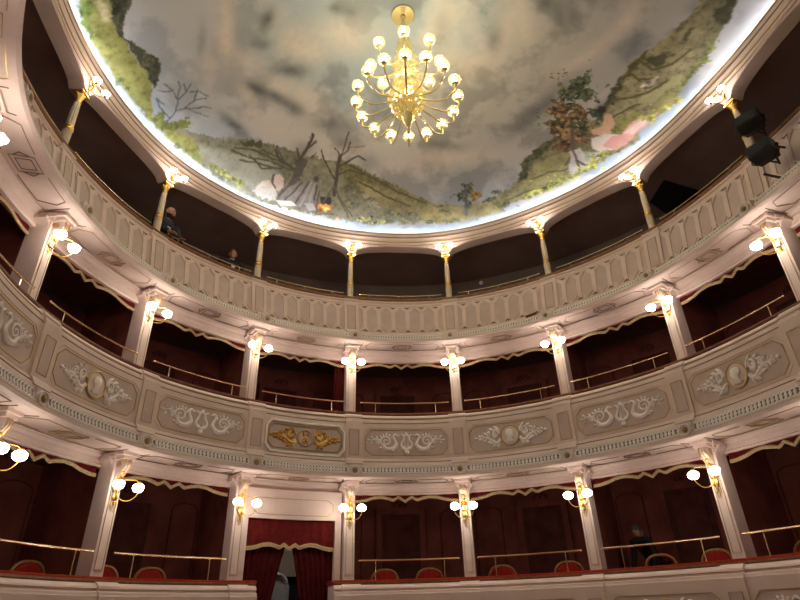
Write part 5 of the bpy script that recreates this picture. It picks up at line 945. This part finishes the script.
def person(loc, rz, label, lean, look, jacket, shirt, hairm, hs=1.1, bald=False, beard=False, hands='ledge', group=None, sx_=1):
    "local frame: -y is forward; built standing, trunk leaning forward by lean metres at the shoulders; hs scales the figure"
    r = empty('person', loc, rz, label, 'person', group); r.scale = (hs, hs, hs)
    hp = (0, .02, .92); ch_ = Vector((0, -lean*.75, 1.28-lean*.12)); nk = Vector((0, -lean, 1.45-lean*.3)); hd = Vector((0, -lean-.03, 1.60-lean*.35))
    sh = [Vector((sg*.19, -lean, 1.40-lean*.28)) for sg in (-1, 1)]
    J = [(*hp, (.14, .11)), (0, -lean*.35, 1.10, (.13, .10)), (*ch_, (.15, .11)), (*nk, .055), (*(nk+(hd-nk)*.5), .050)]
    E = [(0, 1), (1, 2), (2, 3), (3, 4)]
    JJ = [(*hp, (.155, .125)), (0, -lean*.35, 1.10, (.150, .115)), (*ch_, (.165, .125)), (*(nk-Vector((0, 0, .03))), .07)]; JE = [(0, 1), (1, 2), (2, 3)]
    hnd = []
    for k, sg in enumerate((-1, 1)):
        s_ = sh[k]
        if hands == 'ledge': el = s_ + Vector((sg*.07, -.08, -.26)); ha = Vector((sg*.12, -lean-.30, .98+.02))
        elif hands == 'down': el = s_ + Vector((sg*.06, .02, -.28)); ha = el + Vector((sg*.0, -.10, -.25))
        else: el = s_ + Vector((sg*.04, -.12, -.26)); ha = el + Vector((0, -.16, -.20))
        n = len(J); J += [(*s_, .060), (*el, .042), (*(el+(ha-el)*.9), .028), (*ha, (.036, .022))]; E += [(2, n), (n, n+1), (n+1, n+2), (n+2, n+3)]
        d = (ha-el).normalized(); side = Vector((0, 0, 1)).cross(d).normalized()
        for f, (q, L) in enumerate(((-.027, .060), (-.009, .070), (.009, .066), (.026, .052))):
            m_ = len(J); a = ha + d*.03 + side*q; J += [(*a, .011), (*(a+d*L*.55+Vector((0, 0, -.004))), .010), (*(a+d*L+Vector((0, 0, -.018))), .008)]; E += [(n+3, m_), (m_, m_+1), (m_+1, m_+2)]
        m_ = len(J); a = ha + side*(-sg*.03); J += [(*a, .012), (*(a+d*.03+side*(-sg*.02)), .010)]; E += [(n+3, m_), (m_, m_+1)]
        n = len(JJ); JJ += [(*s_, .075), (*el, .056), (*(el+(ha-el)*.82), .042)]; JE += [(2, n), (n, n+1), (n+1, n+2)]
        n = len(J); J += [(sg*.09, .01, .86, .085), (sg*.10, -.02, .48, .055), (sg*.10, .02, .10, .038), (sg*.10, -.10, .04, .035)]; E += [(0, n), (n, n+1), (n+1, n+2), (n+2, n+3)]
    body = skinned('body', J, E, 'skin', r)
    b = MB(); RN = [(.80, .195, .135), (.92, .185, .13), (1.05, .168, .12), (1.20, .195, .135), (1.32, .215, .135), (1.39, .200, .115), (1.44, .13, .085), (1.47, .072, .068)]; vs = []; fs = []
    for z, rx, ry in RN:
        q = min(1, max(0, (z-.85)/.55)); cy = .01 - lean*q; zz = z - lean*.28*q
        for k in range(20):
            a = 2*math.pi*k/20; vs.append((rx*math.cos(a), cy + ry*math.sin(a), zz))
    for i in range(len(RN)-1):
        for k in range(20): fs.append((i*20+k, i*20+(k+1) % 20, (i+1)*20+(k+1) % 20, (i+1)*20+k))
    fs.append(tuple(range(20))[::-1]); fs.append(tuple(range((len(RN)-1)*20, len(RN)*20))); b.add(vs, fs)
    for k, sg in enumerate((-1, 1)):
        A = [Vector(JJ[4+3*k+j][:3]) for j in range(3)]; s_, el, wr = A
        P = [s_ - Vector((sg*.06, 0, -.0)), s_, s_.lerp(el, .5), el, el.lerp(wr, .5), wr]; b.tube(P, [.07, .074, .062, .056, .048, .042], 12)
    b.build('jacket', jacket, r, True)
    TJ = [(*hp, (.150, .12))]; TE = []
    for sg in (-1, 1):
        n = len(TJ); TJ += [(sg*.09, .01, .84, .100), (sg*.10, -.02, .48, .070), (sg*.10, .02, .09, .055)]; TE += [(0, n), (n, n+1), (n+1, n+2)]
    skinned('trousers', TJ, TE, 'suit', r)
    b = MB()   # shirt front and collar
    cf = ch_ + Vector((0, -.125, 0)); nf_ = nk + Vector((0, -.062, -.02))
    b.add([nf_ + Vector((-.055, .02, .02)), nf_ + Vector((.055, .02, .02)), cf + Vector((.045, -.008, .02)), cf + Vector((0, -.015, -.16)), cf + Vector((-.045, -.008, .02)), nf_ + Vector((0, -.012, -.02))], [(0, 5, 4), (5, 1, 2), (4, 5, 2), (4, 2, 3)])
    b.lathe([(.066, -.015), (.062, .03), (.054, .03)], nk + Vector((0, 0, .0)), 14); b.build('shirt', shirt, r, True)
    # head as a child of the figure with face
    Q = Matrix.Translation(hd) @ Matrix.Rotation(look[0], 4, 'Z') @ Matrix.Rotation(look[1], 4, 'X')
    def hm(a, t):
        return 1
    b = MB(); vs = []; fs = []; RG, SGm = 18, 24
    for i in range(RG+1):
        t = math.pi*i/RG; z = math.cos(t)
        for k in range(SGm):
            a = 2*math.pi*k/SGm; x = math.sin(t)*math.cos(a); y = math.sin(t)*math.sin(a)
            jaw = 1 - .28*max(0, -z)**1.2; px, py, pz = x*.075*jaw, y*.095*(1 - .16*max(0, -z)*(1 if y > 0 else .2)), z*.115
            if y < 0:
                fx = math.exp(-(x/.22)**2)
                py -= .020*math.exp(-((z+.12)/.16)**2)*fx + .006*math.exp(-((z+.45)/.10)**2)*math.exp(-(x/.35)**2) + .008*math.exp(-((z+.85)/.15)**2)*fx
                py += .010*math.exp(-((z-.05)/.10)**2)*(math.exp(-((abs(x)-.42)/.18)**2))
                py -= .004*math.exp(-((z-.25)/.08)**2)*math.exp(-(x/.7)**2)
            vs.append(Q @ Vector((px, py, pz)))
    for i in range(RG):
        for k in range(SGm): fs.append((i*SGm+k, (i+1)*SGm+k, (i+1)*SGm+(k+1) % SGm, i*SGm+(k+1) % SGm))
    b.add(vs, fs)
    for sg in (-1, 1): b.ell(Q @ Vector((sg*.076, .012, -.005)), (.010, .018, .030), 8, 6, Q.to_3x3().to_4x4())
    head = b.build('head', 'skin', r, True)
    b = MB()
    for sg in (-1, 1): b.ell(Q @ Vector((sg*.030, -.080, .006)), (.012, .007, .006), 8, 6, Q.to_3x3().to_4x4())
    b.build('eyes', 'eye', head, True)
    b = MB(); b.ell(Q @ Vector((0, -.094, -.052)), (.024, .006, .006), 8, 6, Q.to_3x3().to_4x4()); b.build('mouth', 'lip', head, True)
    b = MB()
    for sg in (-1, 1): b.tube([Q @ Vector((sg*.012, -.093, .026)), Q @ Vector((sg*.030, -.091, .032)), Q @ Vector((sg*.048, -.082, .026))], .004, 5)
    b.build('eyebrows', hairm, head, True)
    if not bald:
        b = MB(); vs = []; fs = []; RG2 = 9
        for i in range(RG2+1):
            for k in range(SGm):
                a = 2*math.pi*k/SGm; yb = math.sin(a); lim = 1.05 if yb < -.3 else (1.9 if yb > .2 else 1.45); t = lim*i/RG2
                g = 1.07 + .03*math.sin(5*a+3*i); vs.append(Q @ Vector((math.sin(t)*math.cos(a)*.078*g, math.sin(t)*math.sin(a)*.098*g, math.cos(t)*.118*g+.003)))
        for i in range(RG2):
            for k in range(SGm): fs.append((i*SGm+k, (i+1)*SGm+k, (i+1)*SGm+(k+1) % SGm, i*SGm+(k+1) % SGm))
        b.add(vs, fs); b.build('hair', hairm, head, True)
    if beard:
        b = MB(); vs = []; fs = []
        for i in range(7):
            z = -.35-.60*i/6
            for k in range(13):
                a = math.pi + math.pi*k/12; jw = 1-.28*max(0, -z)**1.2; q = math.sqrt(max(0, 1-z*z)); x = q*math.cos(a); y = q*math.sin(a)
                vs.append(Q @ Vector((x*.081*jw, y*.108 - .012*(abs(x) < .4), z*.122)))
        for i in range(6):
            for k in range(12):
                if i < 2 and 4 <= k < 8: continue
                fs.append((i*13+k, i*13+k+1, (i+1)*13+k+1, (i+1)*13+k))
        b.add(vs, fs); b.build('beard', hairm, head, True)
    return r
s = 5.14
person(W(s, -.90, FL[3]), rotz(s)+R(8), 'bearded man in a dark jacket and pale blue shirt leaning on the top gallery ledge', .20, (R(20), R(8)), 'navy', 'shirt', 'hair', 1.21, bald=True, beard=True)
s = 5.815
person(W(s, -.90, FL[3]), rotz(s), 'dark-haired man in a black suit and white shirt standing behind the gallery rail', .05, (R(-22), R(-8)), 'suit', 'white', 'hair', 1.10, hands='down')
s = 9.27
person(W(s, -1.28, FL[1]), rotz(s)-R(20), 'shadowy person in dark clothes bending forward in a lower box on the right', .38, (R(-50), R(35)), 'darkcloth', 'darkcloth', 'cap', .86, hands='down')
